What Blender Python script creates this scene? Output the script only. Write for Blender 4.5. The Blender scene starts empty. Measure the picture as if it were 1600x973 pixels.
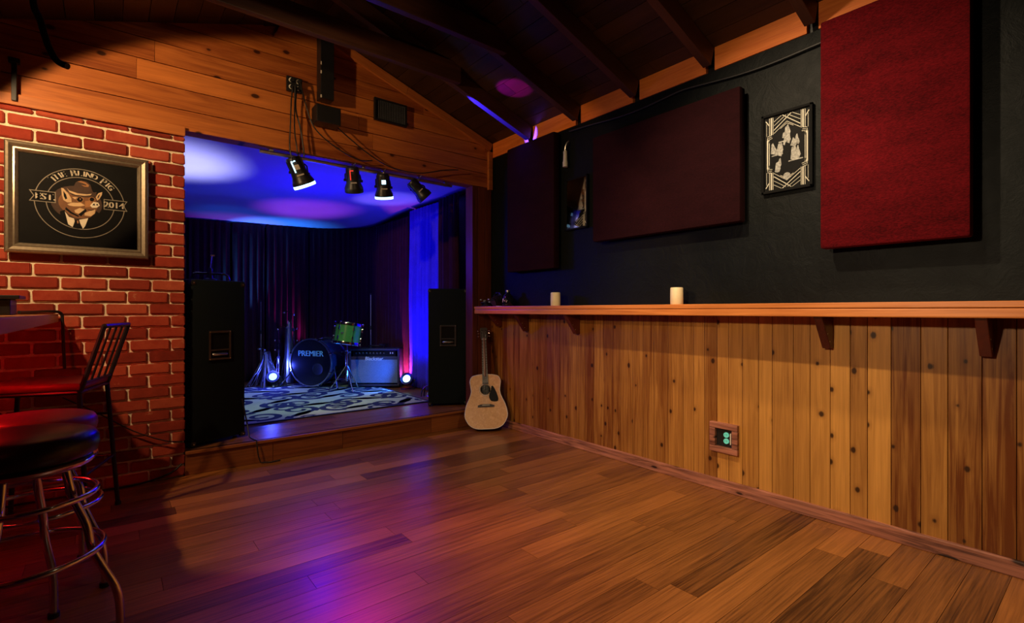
import bpy, bmesh, math, random
from mathutils import Vector, Matrix, Euler, noise
R = math.radians
PI = math.pi
sc = bpy.context.scene
COL = sc.collection
random.seed(11)

# ------------------------------------------------------------------ materials
def lin(c):
    c /= 255.0
    return c / 12.92 if c <= 0.04045 else ((c + 0.055) / 1.055) ** 2.4
def rgb(r, g, b): return (lin(r), lin(g), lin(b), 1.0)

class NT:
    def __init__(s, name):
        s.m = bpy.data.materials.new(name); s.m.use_nodes = True
        s.t = s.m.node_tree; s.n = s.t.nodes; s.l = s.t.links
        s.b = s.n['Principled BSDF']
    def add(s, kind, **kw):
        n = s.n.new(kind)
        for k, v in kw.items():
            if hasattr(n, k): setattr(n, k, v)
            else: n.inputs[k].default_value = v
        return n
    def link(s, a, ao, b, bi): s.l.new(a.outputs[ao], b.inputs[bi])
    def math(s, op, a, b=None, clamp=False):
        n = s.n.new('ShaderNodeMath'); n.operation = op; n.use_clamp = clamp
        for i, v in enumerate((a, b)):
            if v is None: continue
            if isinstance(v, (int, float)): n.inputs[i].default_value = v
            else: s.l.new(v, n.inputs[i])
        return n.outputs[0]
    def mix(s, fac, a, b, mode='MIX'):
        n = s.n.new('ShaderNodeMix'); n.data_type = 'RGBA'; n.blend_type = mode
        for i, v in ((0, fac), (6, a), (7, b)):
            if isinstance(v, (int, float)): n.inputs[i].default_value = v
            elif isinstance(v, tuple): n.inputs[i].default_value = v
            else: s.l.new(v, n.inputs[i])
        return n.outputs[2]
    def ramp(s, fac, stops):
        n = s.n.new('ShaderNodeValToRGB'); e = n.color_ramp.elements
        while len(e) < len(stops): e.new(0.5)
        for el, (p, c) in zip(e, stops): el.position = p; el.color = c
        s.l.new(fac, n.inputs[0]); return n.outputs[0]

def simple(name, col, rough=0.5, metal=0.0, var=0.15, scale=30.0, bump=0.0, spec=0.5, coat=0.0):
    t = NT(name)
    tc = t.add('ShaderNodeTexCoord')
    no = t.add('ShaderNodeTexNoise', Scale=scale, Detail=4.0)
    t.link(tc, 'Object', no, 'Vector')
    c2 = tuple(c * (1 - var) for c in col[:3]) + (1,)
    c1 = tuple(min(1, c * (1 + var)) for c in col[:3]) + (1,)
    t.l.new(t.ramp(no.outputs[0], [(0.3, c2), (0.7, c1)]), t.b.inputs['Base Color'])
    t.b.inputs['Roughness'].default_value = rough
    t.b.inputs['Metallic'].default_value = metal
    t.b.inputs['Specular IOR Level'].default_value = spec
    t.b.inputs['Coat Weight'].default_value = coat
    if bump:
        bp = t.add('ShaderNodeBump', Strength=bump, Distance=0.004)
        t.link(no, 0, bp, 'Height'); t.link(bp, 0, t.b, 'Normal')
    return t.m

def emit(name, col, strength):
    t = NT(name)
    t.b.inputs['Base Color'].default_value = (0.02, 0.02, 0.02, 1)
    t.b.inputs['Emission Color'].default_value = col
    t.b.inputs['Emission Strength'].default_value = strength
    return t.m

def wood(name, dark, light, axis, rough=0.5, spread=0.6, knots=0.0, fine=1.0, coat=0.0, contrast=1.25, gx=1.6, ga=22.0, spec=0.5, kplane=(1, 2), kscale=(7.0, 5.0), kcore=0.07):
    """boards: face attributes 'tone' (0..1) and 'off' give each board its own shade and grain"""
    t = NT(name)
    g = t.add('ShaderNodeNewGeometry')
    at = t.add('ShaderNodeAttribute', attribute_name='tone')
    ao = t.add('ShaderNodeAttribute', attribute_name='off')
    tc = t.add('ShaderNodeTexCoord')
    cmb = t.add('ShaderNodeCombineXYZ')
    for i, k in enumerate((17.0, 9.0, 23.0)): t.l.new(t.math('MULTIPLY', ao.outputs['Fac'], k), cmb.inputs[i])
    va = t.add('ShaderNodeVectorMath', operation='ADD')
    t.link(tc, 'Object', va, 0); t.link(cmb, 0, va, 1)
    def mapped(scale):
        mp = t.add('ShaderNodeMapping'); mp.inputs['Scale'].default_value = scale
        t.link(va, 0, mp, 'Vector'); return mp
    s1 = [ga] * 3; s1[axis] = gx
    n1 = t.add('ShaderNodeTexNoise', Scale=1.0, Detail=6.0, Roughness=0.62, Distortion=1.1); t.link(mapped(s1), 0, n1, 'Vector')
    s2 = [150.0] * 3; s2[axis] = 4.0
    n2 = t.add('ShaderNodeTexNoise', Scale=1.0, Detail=3.0); t.link(mapped(s2), 0, n2, 'Vector')
    s3 = [3.0] * 3; s3[axis] = 1.2
    n3 = t.add('ShaderNodeTexNoise', Scale=1.0, Detail=2.0); t.link(mapped(s3), 0, n3, 'Vector')
    f = t.math('ADD', t.math('MULTIPLY', n1.outputs[0], 0.9), t.math('MULTIPLY', n2.outputs[0], 0.35 * fine))
    f = t.math('ADD', f, t.math('MULTIPLY', n3.outputs[0], 0.35))
    f = t.math('MULTIPLY', t.math('SUBTRACT', f, 0.45 + 0.175 * fine + 0.175), contrast)
    f = t.math('ADD', t.math('ADD', f, 0.5 - spread * 0.5), t.math('MULTIPLY', at.outputs['Fac'], spread), True)
    mid = tuple((a + b) * 0.5 for a, b in zip(dark, light))
    col = t.ramp(f, [(0.12, dark), (0.5, mid), (0.95, light)])
    if knots:
        sx = t.add('ShaderNodeSeparateXYZ'); t.link(va, 0, sx, 0)
        cx = t.add('ShaderNodeCombineXYZ')
        for i_ in (0, 1): t.l.new(t.math('MULTIPLY', sx.outputs[kplane[i_]], kscale[i_]), cx.inputs[i_])
        vo = t.add('ShaderNodeTexVoronoi', Scale=1.0, voronoi_dimensions='2D'); t.link(cx, 0, vo, 'Vector')
        sep = t.add('ShaderNodeSeparateColor'); t.link(vo, 'Color', sep, 0)
        keep = t.math('GREATER_THAN', sep.outputs[0], 1.0 - knots)
        wob = t.math('ADD', vo.outputs['Distance'], t.math('MULTIPLY', t.math('SUBTRACT', n1.outputs[0], 0.5), 0.10))
        core = t.math('MULTIPLY', keep, t.math('SUBTRACT', 1.0, t.math('MULTIPLY', t.math('SUBTRACT', wob, t.math('MULTIPLY', t.math('ADD', sep.outputs[1], 0.35), kcore * 0.75)), 24.0), True), True)
        halo = t.math('MULTIPLY', keep, t.math('SUBTRACT', 1.0, t.math('MULTIPLY', wob, 5.0), True), True)
        col = t.mix(t.math('MULTIPLY', halo, 0.45), col, dark)
        col = t.mix(t.math('MULTIPLY', core, 0.9), col, tuple(c * 0.14 for c in dark[:3]) + (1,))
    t.l.new(col, t.b.inputs['Base Color'])
    t.b.inputs['Specular IOR Level'].default_value = spec
    rr = t.math('ADD', t.math('MULTIPLY', n1.outputs[0], 0.16), rough - 0.08)
    t.l.new(rr, t.b.inputs['Roughness'])
    t.b.inputs['Coat Weight'].default_value = coat
    t.b.inputs['Coat Roughness'].default_value = 0.2
    bp = t.add('ShaderNodeBump', Strength=0.25, Distance=0.002)
    t.link(n1, 0, bp, 'Height'); t.link(bp, 0, t.b, 'Normal')
    return t.m

def brick_mat():
    t = NT('brick_red')
    at = t.add('ShaderNodeAttribute', attribute_name='tone')
    tc = t.add('ShaderNodeTexCoord')
    n1 = t.add('ShaderNodeTexNoise', Scale=14.0, Detail=6.0, Roughness=0.65); t.link(tc, 'Object', n1, 'Vector')
    n2 = t.add('ShaderNodeTexNoise', Scale=120.0, Detail=4.0); t.link(tc, 'Object', n2, 'Vector')
    f = t.math('ADD', t.math('MULTIPLY', at.outputs['Fac'], 0.55), t.math('MULTIPLY', n1.outputs[0], 0.6))
    col = t.ramp(f, [(0.2, rgb(112, 38, 28)), (0.6, rgb(160, 60, 42)), (0.95, rgb(190, 92, 64))])
    spots = t.math('GREATER_THAN', n1.outputs[0], 0.66)
    col = t.mix(t.math('MULTIPLY', spots, 0.25), col, rgb(205, 150, 115))
    t.l.new(col, t.b.inputs['Base Color']); t.b.inputs['Roughness'].default_value = 0.85
    t.b.inputs['Specular IOR Level'].default_value = 0.2
    bp = t.add('ShaderNodeBump', Strength=0.7, Distance=0.004)
    t.l.new(t.math('ADD', n1.outputs[0], t.math('MULTIPLY', n2.outputs[0], 0.5)), bp.inputs['Height']); t.link(bp, 0, t.b, 'Normal')
    return t.m

def black_wall_mat():
    t = NT('black_wall_paint')
    tc = t.add('ShaderNodeTexCoord')
    n1 = t.add('ShaderNodeTexNoise', Scale=9.0, Detail=9.0, Roughness=0.7, Distortion=1.6); t.link(tc, 'Object', n1, 'Vector')
    n2 = t.add('ShaderNodeTexNoise', Scale=2.2, Detail=3.0); t.link(tc, 'Object', n2, 'Vector')
    col = t.ramp(n2.outputs[0], [(0.3, (0.0018, 0.0027, 0.0027, 1)), (0.75, (0.0042, 0.0058, 0.0058, 1))])
    t.l.new(col, t.b.inputs['Base Color']); t.b.inputs['Roughness'].default_value = 0.5
    t.b.inputs['Specular IOR Level'].default_value = 0.14
    bp = t.add('ShaderNodeBump', Strength=0.6, Distance=0.006)
    t.link(n1, 0, bp, 'Height'); t.link(bp, 0, t.b, 'Normal')
    return t.m

def fabric(name, c1, c2, scale=260.0, sheen=0.3, tint=(1, 0.4, 0.35, 1), streak=(1, 1, 1)):
    t = NT(name)
    tc = t.add('ShaderNodeTexCoord')
    mp = t.add('ShaderNodeMapping'); mp.inputs['Scale'].default_value = streak; t.link(tc, 'Object', mp, 'Vector')
    n1 = t.add('ShaderNodeTexNoise', Scale=scale, Detail=3.0); t.link(mp, 0, n1, 'Vector')
    n2 = t.add('ShaderNodeTexNoise', Scale=9.0, Detail=5.0, Roughness=0.7); t.link(mp, 0, n2, 'Vector')
    f = t.math('ADD', t.math('MULTIPLY', n1.outputs[0], 0.6), t.math('MULTIPLY', n2.outputs[0], 0.5))
    t.l.new(t.ramp(f, [(0.35, c1), (0.75, c2)]), t.b.inputs['Base Color'])
    t.b.inputs['Roughness'].default_value = 0.9
    t.b.inputs['Specular IOR Level'].default_value = 0.08
    t.b.inputs['Sheen Weight'].default_value = sheen
    t.b.inputs['Sheen Roughness'].default_value = 0.4
    t.b.inputs['Sheen Tint'].default_value = tint
    bp = t.add('ShaderNodeBump', Strength=0.5, Distance=0.002); t.link(n1, 0, bp, 'Height'); t.link(bp, 0, t.b, 'Normal')
    return t.m

def glass_mat():
    t = NT('picture_glass')
    t.n.remove(t.b)
    out = t.n['Material Output']
    tr = t.add('ShaderNodeBsdfTransparent'); gl = t.add('ShaderNodeBsdfGlossy', Roughness=0.02)
    fr = t.add('ShaderNodeFresnel', IOR=1.42)
    mx = t.add('ShaderNodeMixShader')
    t.link(fr, 0, mx, 0); t.link(tr, 0, mx, 1); t.link(gl, 0, mx, 2); t.link(mx, 0, out, 0)
    return t.m

M = {}
M['floor'] = wood('bamboo_floor_boards', rgb(54, 26, 10), rgb(176, 110, 52), 0, rough=0.33, spread=0.52, coat=0.1, gx=1.6, ga=60, contrast=0.95, fine=1.6)
M['panel_pine'] = wood('varnished_pine_boards', rgb(104, 52, 12), rgb(216, 154, 72), 2, rough=0.42, spread=0.62, knots=0.48, contrast=0.95, gx=1.3, ga=34, spec=0.35)
M['gable_pine'] = wood('orange_pine_boards', rgb(112, 46, 14), rgb(214, 128, 58), 0, rough=0.5, spread=0.35, knots=0.40, kplane=(0, 2), kscale=(3.6, 6.0), kcore=0.075, contrast=1.1, gx=1.2, ga=14, spec=0.3)
M['frieze_pine'] = wood('orange_frieze_pine', rgb(196, 84, 22), rgb(248, 144, 62), 1, rough=0.55, spread=0.4, gx=2.0, ga=26, spec=0.3)
M['trim_pine'] = wood('trim_pine', rgb(140, 70, 28), rgb(205, 125, 62), 0, rough=0.45, spread=0.4, gx=1.4, ga=30, spec=0.3)
M['roof_boards'] = wood('dark_stained_roof_boards', rgb(34, 20, 12), rgb(74, 46, 26), 1, rough=0.45, spread=0.5, gx=1.0, ga=16)
M['rafter'] = wood('dark_stained_rafter', rgb(46, 24, 14), rgb(92, 52, 28), 0, rough=0.5, spread=0.4, gx=1.2, ga=20)
M['ledge'] = wood('ledge_wood', rgb(150, 74, 26), rgb(228, 142, 70), 1, rough=0.35, spread=0.3, gx=1.4, ga=30)
M['bracket'] = wood('red_stained_bracket', rgb(64, 20, 12), rgb(112, 44, 24), 2, rough=0.4, spread=0.4, gx=3, ga=30)
M['base'] = wood('red_stained_baseboard', rgb(66, 30, 20), rgb(206, 134, 104), 1, rough=0.45, spread=0.3, contrast=1.7, knots=0.6, kscale=(3.0, 9.0), kcore=0.11, gx=2.2, ga=34)
M['jamb'] = wood('dark_red_jamb_boards', rgb(70, 30, 16), rgb(124, 62, 34), 2, rough=0.45, spread=0.4, gx=1.2, ga=24)
M['riser'] = wood('stage_riser_boards', rgb(88, 42, 18), rgb(158, 92, 46), 0, rough=0.35, spread=0.5, gx=1.2, ga=28)
M['bar'] = wood('bar_top_wood', rgb(130, 74, 38), rgb(206, 140, 82), 1, rough=0.3, spread=0.3, gx=1.2, ga=20)
M['brick'] = brick_mat()
M['mortar'] = simple('mortar', rgb(242, 224, 192), 0.95, var=0.2, scale=40, bump=0.8, spec=0.1)
M['black_wall'] = black_wall_mat()
M['fab_red_lit'] = fabric('lit_red_panel_cloth', (0.022, 0.0005, 0.0014, 1), (0.135, 0.003, 0.006, 1), sheen=0.05, streak=(1, 0.35, 1))  # redder than the maroon cloth, partly standing for stronger light on this panel
M['fab_maroon'] = fabric('maroon_panel_cloth', (0.010, 0.0018, 0.0026, 1), (0.022, 0.0038, 0.0052, 1), sheen=0.02, streak=(1, 0.35, 1))
M['velvet'] = fabric('dark_velvet', (0.026, 0.006, 0.012, 1), (0.056, 0.013, 0.022, 1), scale=120, sheen=0.12, tint=(0.8, 0.6, 0.9, 1))
M['blue_lit_curtain'] = fabric('blue_lit_satin', (0.05, 0.035, 0.46, 1), (0.09, 0.06, 0.66, 1), scale=120, sheen=0.1, tint=(1, 1, 1, 1))  # blue of the stage light put into the cloth colour
M['blue_lit_cloth'] = simple('blue_lit_ceiling_cloth', (0.44, 0.41, 0.74, 1), 0.85, var=0.05, scale=3, spec=0.1)  # white cloth, with the blue stage light deepened in its colour
M['carpet'] = fabric('cream_carpet', (0.46, 0.46, 0.20, 1), (0.66, 0.66, 0.32, 1), scale=160, sheen=0.1, tint=(1, 1, 1, 1))
M['carpet_dark'] = fabric('navy_carpet', (0.016, 0.022, 0.05, 1), (0.035, 0.045, 0.08, 1), scale=160, sheen=0.05)
M['cab_black'] = simple('black_speaker_carpet', (0.003, 0.0075, 0.008, 1), 0.75, var=0.4, scale=400, bump=0.4, spec=0.2)
M['black'] = simple('black_plastic', (0.010, 0.010, 0.011, 1), 0.4, var=0.2)
M['black_metal'] = simple('black_metal', (0.012, 0.012, 0.014, 1), 0.35, metal=0.0, var=0.2)
M['chrome'] = simple('chrome', (0.75, 0.73, 0.70, 1), 0.12, metal=1.0, var=0.04)
M['steel'] = simple('brushed_steel', (0.55, 0.54, 0.52, 1), 0.32, metal=1.0, var=0.1)
M['dark_steel'] = simple('dark_steel', (0.10, 0.10, 0.11, 1), 0.4, metal=1.0, var=0.1)
M['silver'] = simple('silver_frame', rgb(176, 162, 140), 0.36, metal=0.85, var=0.12, scale=60)
M['vinyl_red'] = simple('red_vinyl', (0.30, 0.02, 0.018, 1), 0.38, var=0.1, bump=0.05)
M['vinyl_black'] = simple('black_vinyl', (0.012, 0.011, 0.011, 1), 0.28, var=0.2, bump=0.05)
M['print'] = simple('black_print', (0.004, 0.004, 0.004, 1), 0.6, var=0.2, spec=0.15)
M['matte_black'] = simple('matte_black', (0.004, 0.004, 0.004, 1), 0.7, var=0.2, spec=0.1)
M['cream'] = simple('cream_print', rgb(222, 216, 198), 0.6, var=0.06)
M['grey_print'] = simple('grey_print', rgb(170, 168, 162), 0.6, var=0.45, scale=90)
M['line_print'] = simple('grey_line_print', rgb(150, 140, 124), 0.6, var=0.05)
M['brown0'] = M['print']
M['brown1'] = simple('dark_brown_print', rgb(66, 38, 18), 0.6, var=0.25, scale=25)
M['brown2'] = simple('brown_print', rgb(126, 82, 44), 0.6, var=0.2, scale=25)
M['brown3'] = simple('tan_print', rgb(170, 116, 66), 0.6, var=0.12, scale=25)
M['brown4'] = simple('pale_tan_print', rgb(216, 184, 140), 0.6, var=0.1, scale=25)
M['white_print'] = simple('white_print', rgb(232, 222, 200), 0.6, var=0.04)
M['cyan_print'] = simple('pale_cyan_lettering', rgb(150, 225, 225), 0.5, var=0.05)
M['wax'] = simple('ivory_wax', rgb(226, 208, 166), 0.5, var=0.06, scale=14)
M['glass'] = glass_mat()
M['guitar_top'] = wood('spruce_top', rgb(196, 146, 98), rgb(232, 192, 144), 2, rough=0.26, spread=0.2, gx=1.0, ga=30, coat=0.3)
M['guitar_side'] = simple('mahogany_side', rgb(92, 46, 26), 0.3, var=0.15)
M['rosewood'] = simple('rosewood', rgb(48, 34, 30), 0.4, var=0.25, scale=80)
M['ivory'] = simple('ivory_plastic', rgb(225, 220, 200), 0.4, var=0.05)
M['pickguard'] = simple('black_pickguard', (0.012, 0.012, 0.012, 1), 0.2, var=0.1)
M['drum_head'] = simple('black_drum_head', (0.008, 0.008, 0.014, 1), 0.22, var=0.1)
M['drum_shell'] = simple('navy_drum_shell', (0.02, 0.03, 0.06, 1), 0.2, var=0.1, coat=0.5)
M['tom_shell'] = simple('green_drum_shell', (0.05, 0.20, 0.025, 1), 0.22, var=0.1, coat=0.5)
M['white_head'] = simple('white_drum_head', (0.75, 0.75, 0.75, 1), 0.4, var=0.04)
M['amp_tolex'] = simple('dark_tolex', (0.022, 0.022, 0.034, 1), 0.5, var=0.3, scale=300, bump=0.4)
M['amp_cloth'] = simple('grey_grille_cloth', (0.14, 0.17, 0.20, 1), 0.8, var=0.3, scale=200, bump=0.3)
M['cable'] = simple('black_rubber', (0.008, 0.008, 0.008, 1), 0.5, var=0.2)
M['plate'] = simple('steel_plate', rgb(190, 184, 170), 0.35, metal=0.7, var=0.05)
M['label_paper'] = simple('pale_label', rgb(200, 195, 180), 0.6, var=0.1)
M['red_plastic'] = simple('red_label', rgb(190, 24, 20), 0.4, var=0.1)
M['outlet'] = simple('pale_green_outlet', rgb(190, 225, 200), 0.4, var=0.05)
M['green_glow'] = emit('green_nightlight', (0.25, 1.0, 0.6, 1), 0.5)
M['lens_white'] = emit('lit_white_lens', (0.40, 0.80, 1.0, 1), 4.0)
M['lens_blue'] = emit('lit_blue_lens', (0.10, 0.24, 1.0, 1), 7.0)
M['lens_red'] = emit('lit_red_panel', (1.0, 0.05, 0.03, 1), 1.0)
M['lens_dark'] = simple('dark_lens', (0.02, 0.02, 0.025, 1), 0.1, var=0.1)
M['bottle'] = simple('dark_glass', (0.006, 0.008, 0.012, 1), 0.08, var=0.1)
M['clear'] = simple('pale_clear_plastic', (0.35, 0.38, 0.42, 1), 0.15, var=0.2)
M['red_glow'] = emit('red_light_strip', (1.0, 0.02, 0.015, 1), 9.0)

# ------------------------------------------------------------------ mesh building
class MB:
    def __init__(s):
        s.v = []; s.f = []; s.mi = []; s.tone = []; s.off = []; s.mats = []; s.T = Matrix.Identity(4)
    def mat(s, m):
        if m not in s.mats: s.mats.append(m)
        return s.mats.index(m)
    def raw(s, vs, fs, m, tone=0.5, off=0.0, X=None):
        T = s.T @ X if X is not None else s.T
        b = len(s.v); i = s.mat(m)
        s.v += [tuple(T @ Vector(p)) for p in vs]
        for f in fs:
            s.f.append([b + k for k in f]); s.mi.append(i); s.tone.append(tone); s.off.append(off)
    def box(s, c, d, m, X=None, bev=0.0, **k):
        x, y, z = (q / 2 for q in d)
        if bev <= 0:
            vs = [(c[0] + a * x, c[1] + b * y, c[2] + e * z) for a in (-1, 1) for b in (-1, 1) for e in (-1, 1)]
            fs = [(0, 1, 3, 2), (4, 6, 7, 5), (0, 4, 5, 1), (2, 3, 7, 6), (0, 2, 6, 4), (1, 5, 7, 3)]
            s.raw(vs, fs, m, X=X, **k); return
        bm = bmesh.new(); bmesh.ops.create_cube(bm, size=1.0)
        for v in bm.verts: v.co = Vector((v.co.x * d[0], v.co.y * d[1], v.co.z * d[2]))
        bmesh.ops.bevel(bm, geom=list(bm.edges), offset=bev, segments=2, affect='EDGES', profile=0.6)
        bm.verts.index_update()
        s.raw([v.co + Vector(c) for v in bm.verts], [[v.index for v in f.verts] for f in bm.faces], m, X=X, **k); bm.free()
    def cyl(s, a, b, r, m, r2=None, n=16, cap=True, **k):
        s.tube([a, b], [r, r if r2 is None else r2], m, n=n, cap=cap, **k)
    def tube(s, pts, r, m, n=8, cap=True, closed=False, **k):
        pts = [Vector(p) for p in pts]; N = len(pts)
        rs = r if isinstance(r, (list, tuple)) else [r] * N
        vs = []; prev = None
        for i, p in enumerate(pts):
            if closed: t = pts[(i + 1) % N] - pts[i - 1]
            else: t = pts[min(i + 1, N - 1)] - pts[max(i - 1, 0)]
            t.normalize()
            if prev is None:
                u = t.orthogonal().normalized()
            else:
                u = (prev - t * prev.dot(t)); u = u.normalized() if u.length > 1e-6 else t.orthogonal().normalized()
            prev = u; w = t.cross(u)
            for j in range(n):
                a = 2 * PI * j / n
                vs.append(p + (u * math.cos(a) + w * math.sin(a)) * rs[i])
        fs = []
        for i in range(N if closed else N - 1):
            q = (i + 1) % N
            for j in range(n):
                fs.append((i * n + j, i * n + (j + 1) % n, q * n + (j + 1) % n, q * n + j))
        if cap and not closed:
            fs.append(tuple(reversed(range(n)))); fs.append(tuple((N - 1) * n + j for j in range(n)))
        s.raw(vs, fs, m, **k)
    def ring(s, c, R0, r, m, n=32, k=8, X=None):
        pts = [(c[0] + R0 * math.cos(2 * PI * i / n), c[1] + R0 * math.sin(2 * PI * i / n), c[2]) for i in range(n)]
        T = s.T
        if X is not None: s.T = T @ X
        s.tube(pts, r, m, n=k, closed=True); s.T = T
    def lathe(s, prof, m, n=24, X=None, **k):
        vs = []; fs = []
        for r, z in prof:
            for j in range(n):
                a = 2 * PI * j / n; vs.append((max(r, 1e-5) * math.cos(a), max(r, 1e-5) * math.sin(a), z))
        for i in range(len(prof) - 1):
            for j in range(n): fs.append((i * n + j, i * n + (j + 1) % n, (i + 1) * n + (j + 1) % n, (i + 1) * n + j))
        s.raw(vs, fs, m, X=X, **k)
    def sphere(s, c, r, m, n=12, sq=(1, 1, 1)):
        prof = [(r * math.sin(PI * i / n), -r * math.cos(PI * i / n)) for i in range(n + 1)]
        s.lathe(prof, m, n=n * 2, X=Matrix.Translation(c) @ Matrix.Diagonal((*sq, 1)))
    def prism(s, poly, z0, z1, m, X=None, **k):
        """poly in local xy, extruded along local z"""
        a = sum(poly[i - 1][0] * poly[i][1] - poly[i][0] * poly[i - 1][1] for i in range(len(poly)))
        if a < 0: poly = poly[::-1]
        n = len(poly)
        vs = [(p[0], p[1], z0) for p in poly] + [(p[0], p[1], z1) for p in poly]
        fs = [tuple(reversed(range(n))), tuple(range(n, 2 * n))]
        for i in range(n): fs.append((i, (i + 1) % n, n + (i + 1) % n, n + i))
        s.raw(vs, fs, m, X=X, **k)
    def build(s, name, parent=None, smooth=None, loc=None, rot=None):
        me = bpy.data.meshes.new(name)
        me.from_pydata(s.v, [], s.f)
        for m in s.mats: me.materials.append(m)
        me.polygons.foreach_set('material_index', s.mi)
        for an, dat in (('tone', s.tone), ('off', s.off)):
            if len(set(dat)) > 1 or an == 'tone':
                at = me.attributes.new(an, 'FLOAT', 'FACE'); at.data.foreach_set('value', dat)
        if smooth is not None:
            me.polygons.foreach_set('use_smooth', [True] * len(me.polygons))
            me.set_sharp_from_angle(angle=R(smooth))
        me.update()
        o = bpy.data.objects.new(name, me); COL.objects.link(o)
        if parent is not None: o.parent = parent
        if loc is not None: o.location = loc
        if rot is not None: o.rotation_euler = rot
        return o

def tag(o, label, cat, group=None, kind=None):
    o['label'] = label; o['category'] = cat
    if group: o['group'] = group
    if kind: o['kind'] = kind
    return o
def thing(name, label, cat, loc=(0, 0, 0), rz=0.0, group=None, rot=None):
    o = bpy.data.objects.new(name, None); COL.objects.link(o); o.empty_display_size = 0.1
    o.location = loc; o.rotation_euler = rot if rot else (0, 0, rz)
    return tag(o, label, cat, group)
def struct(o): o['kind'] = 'structure'; return o
def dup(root, label, loc=None, rz=None, rot=None):
    r = root.copy(); COL.objects.link(r); r['label'] = label
    if loc is not None: r.location = loc
    if rz is not None: r.rotation_euler = (0, 0, rz)
    if rot is not None: r.rotation_euler = rot
    for ch in list(root.children):
        c = ch.copy(); COL.objects.link(c); c.parent = r
        for g in list(ch.children):
            d = g.copy(); COL.objects.link(d); d.parent = c
    return r

_tc = {}
def glyphs(text, size, extrude=0.0006, shear=0.0):
    cu = bpy.data.curves.new('lettering', 'FONT'); cu.body = text; cu.size = size; cu.extrude = extrude; cu.shear = shear
    cu.resolution_u = 3
    o = bpy.data.objects.new('lettering', cu); COL.objects.link(o)
    dg = bpy.context.evaluated_depsgraph_get(); dg.update()
    me = bpy.data.meshes.new_from_object(o.evaluated_get(dg))
    vs = [tuple(v.co) for v in me.vertices]; fs = [tuple(p.vertices) for p in me.polygons]
    bpy.data.objects.remove(o); bpy.data.curves.remove(cu); bpy.data.meshes.remove(me)
    return vs, fs
def put_text(mb, text, size, m, X, align='C', bold=0.0, **k):
    vs, fs = glyphs(text, size, **k)
    if not vs: return 0
    x0 = min(v[0] for v in vs); x1 = max(v[0] for v in vs); y0 = min(v[1] for v in vs); y1 = max(v[1] for v in vs)
    cx = (x0 + x1) / 2
    mb.raw([(v[0] - cx, v[1] - (y0 + y1) / 2, v[2]) for v in vs], fs, m, X=X)
    if bold:
        mb.raw([(v[0] - cx + bold, v[1] - (y0 + y1) / 2, v[2]) for v in vs], fs, m, X=X)
    return x1 - x0

def basis(xa, ya, za, loc):
    m = Matrix((xa, ya, za)).transposed().to_4x4(); m.translation = loc; return m

# ------------------------------------------------------------------ room shell (metres; camera stands at the origin of the plan)
W, D = 3.063, 4.13           # right wall, stage front
RX, RZ, SL = 1.307, 3.448, 0.335   # ridge position, underside of roof boards, roof slope
XL, YR = -1.75, -1.6         # left wall, rear wall
def roof(x): return RZ - SL * abs(x - RX)
rnd = random.Random(5)

# floor of long bamboo boards running parallel to the stage
m = MB()
m.box(((XL + W) / 2, (YR + D) / 2, -0.06), (W - XL + 0.3, D - YR + 0.3, 0.08), M['black'])
y = YR; bw = 0.128
row = 0
while y < D - 0.001:
    x = XL - rnd.random() * 1.4
    w = min(bw, D - y)
    while x < W:
        L = rnd.choice([0.9, 1.25, 1.5, 1.83])
        a, b = max(x, XL), min(x + L, W)
        if b - a > 0.01:
            tn = min(1, max(0, rnd.gauss(0.42, 0.2)))
            if rnd.random() < 0.09: tn = 0.95
            m.box(((a + b) / 2, y + w / 2, -0.012), (b - a - 0.0018, w - 0.0018, 0.024), M['floor'], tone=tn, off=rnd.random() * 5)
        x += L
    y += bw; row += 1
struct(m.build('floor'))

# brick wall left of the stage opening
m = MB()
XB = 0.412
m.box(((XL + XB) / 2 - 0.003, D + 0.066, 1.18), (XB - XL - 0.006, 0.11, 2.36), M['mortar'])
def wonky(m, x0, x1, z0, z1, tone, off):
    bm = bmesh.new(); bmesh.ops.create_cube(bm, size=1.0)
    dx, dz = x1 - x0, z1 - z0
    for v in bm.verts:
        v.co = Vector((v.co.x * dx + rnd.uniform(-.0025, .0025), v.co.y * 0.022, v.co.z * dz + rnd.uniform(-.0025, .0025)))
    bmesh.ops.subdivide_edges(bm, edges=[e for e in bm.edges if abs(e.verts[0].co.x - e.verts[1].co.x) > dx * .5], cuts=3)
    for v in bm.verts:
        if abs(v.co.x) < dx * .45: v.co.z += rnd.uniform(-.0022, .0022)
    bmesh.ops.bevel(bm, geom=[e for e in bm.edges if e.is_manifold and e.calc_face_angle(0) > 0.6], offset=0.005, segments=2, affect='EDGES')
    bm.verts.index_update()
    c = Vector(((x0 + x1) / 2, D + 0.006 + rnd.uniform(-.002, .002), (z0 + z1) / 2))
    m.raw([v.co + c for v in bm.verts], [[v.index for v in f.verts] for f in bm.faces], M['brick'], tone=tone, off=off); bm.free()
for k in range(-17, 13):
    zc = 1.399 + 0.08 * k; z0, z1 = zc - 0.033, zc + 0.033
    if k == 12: z1 = 2.352
    x = (0.216 if k % 2 else 0.102) + rnd.uniform(-.012, .012) + 0.228 * 2
    edges = []
    while x > XL - 0.3: edges.append(x + rnd.uniform(-.006, .006)); x -= 0.228
    edges.reverse()
    for a, b in zip(edges[:-1], edges[1:]):
        a2, b2 = max(a + .007, XL), min(b - .007, XB)
        if b2 - a2 > 0.03: wonky(m, a2, b2, z0, z1, rnd.random(), rnd.random())
struct(m.build('wall_brick', smooth=40))

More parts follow.
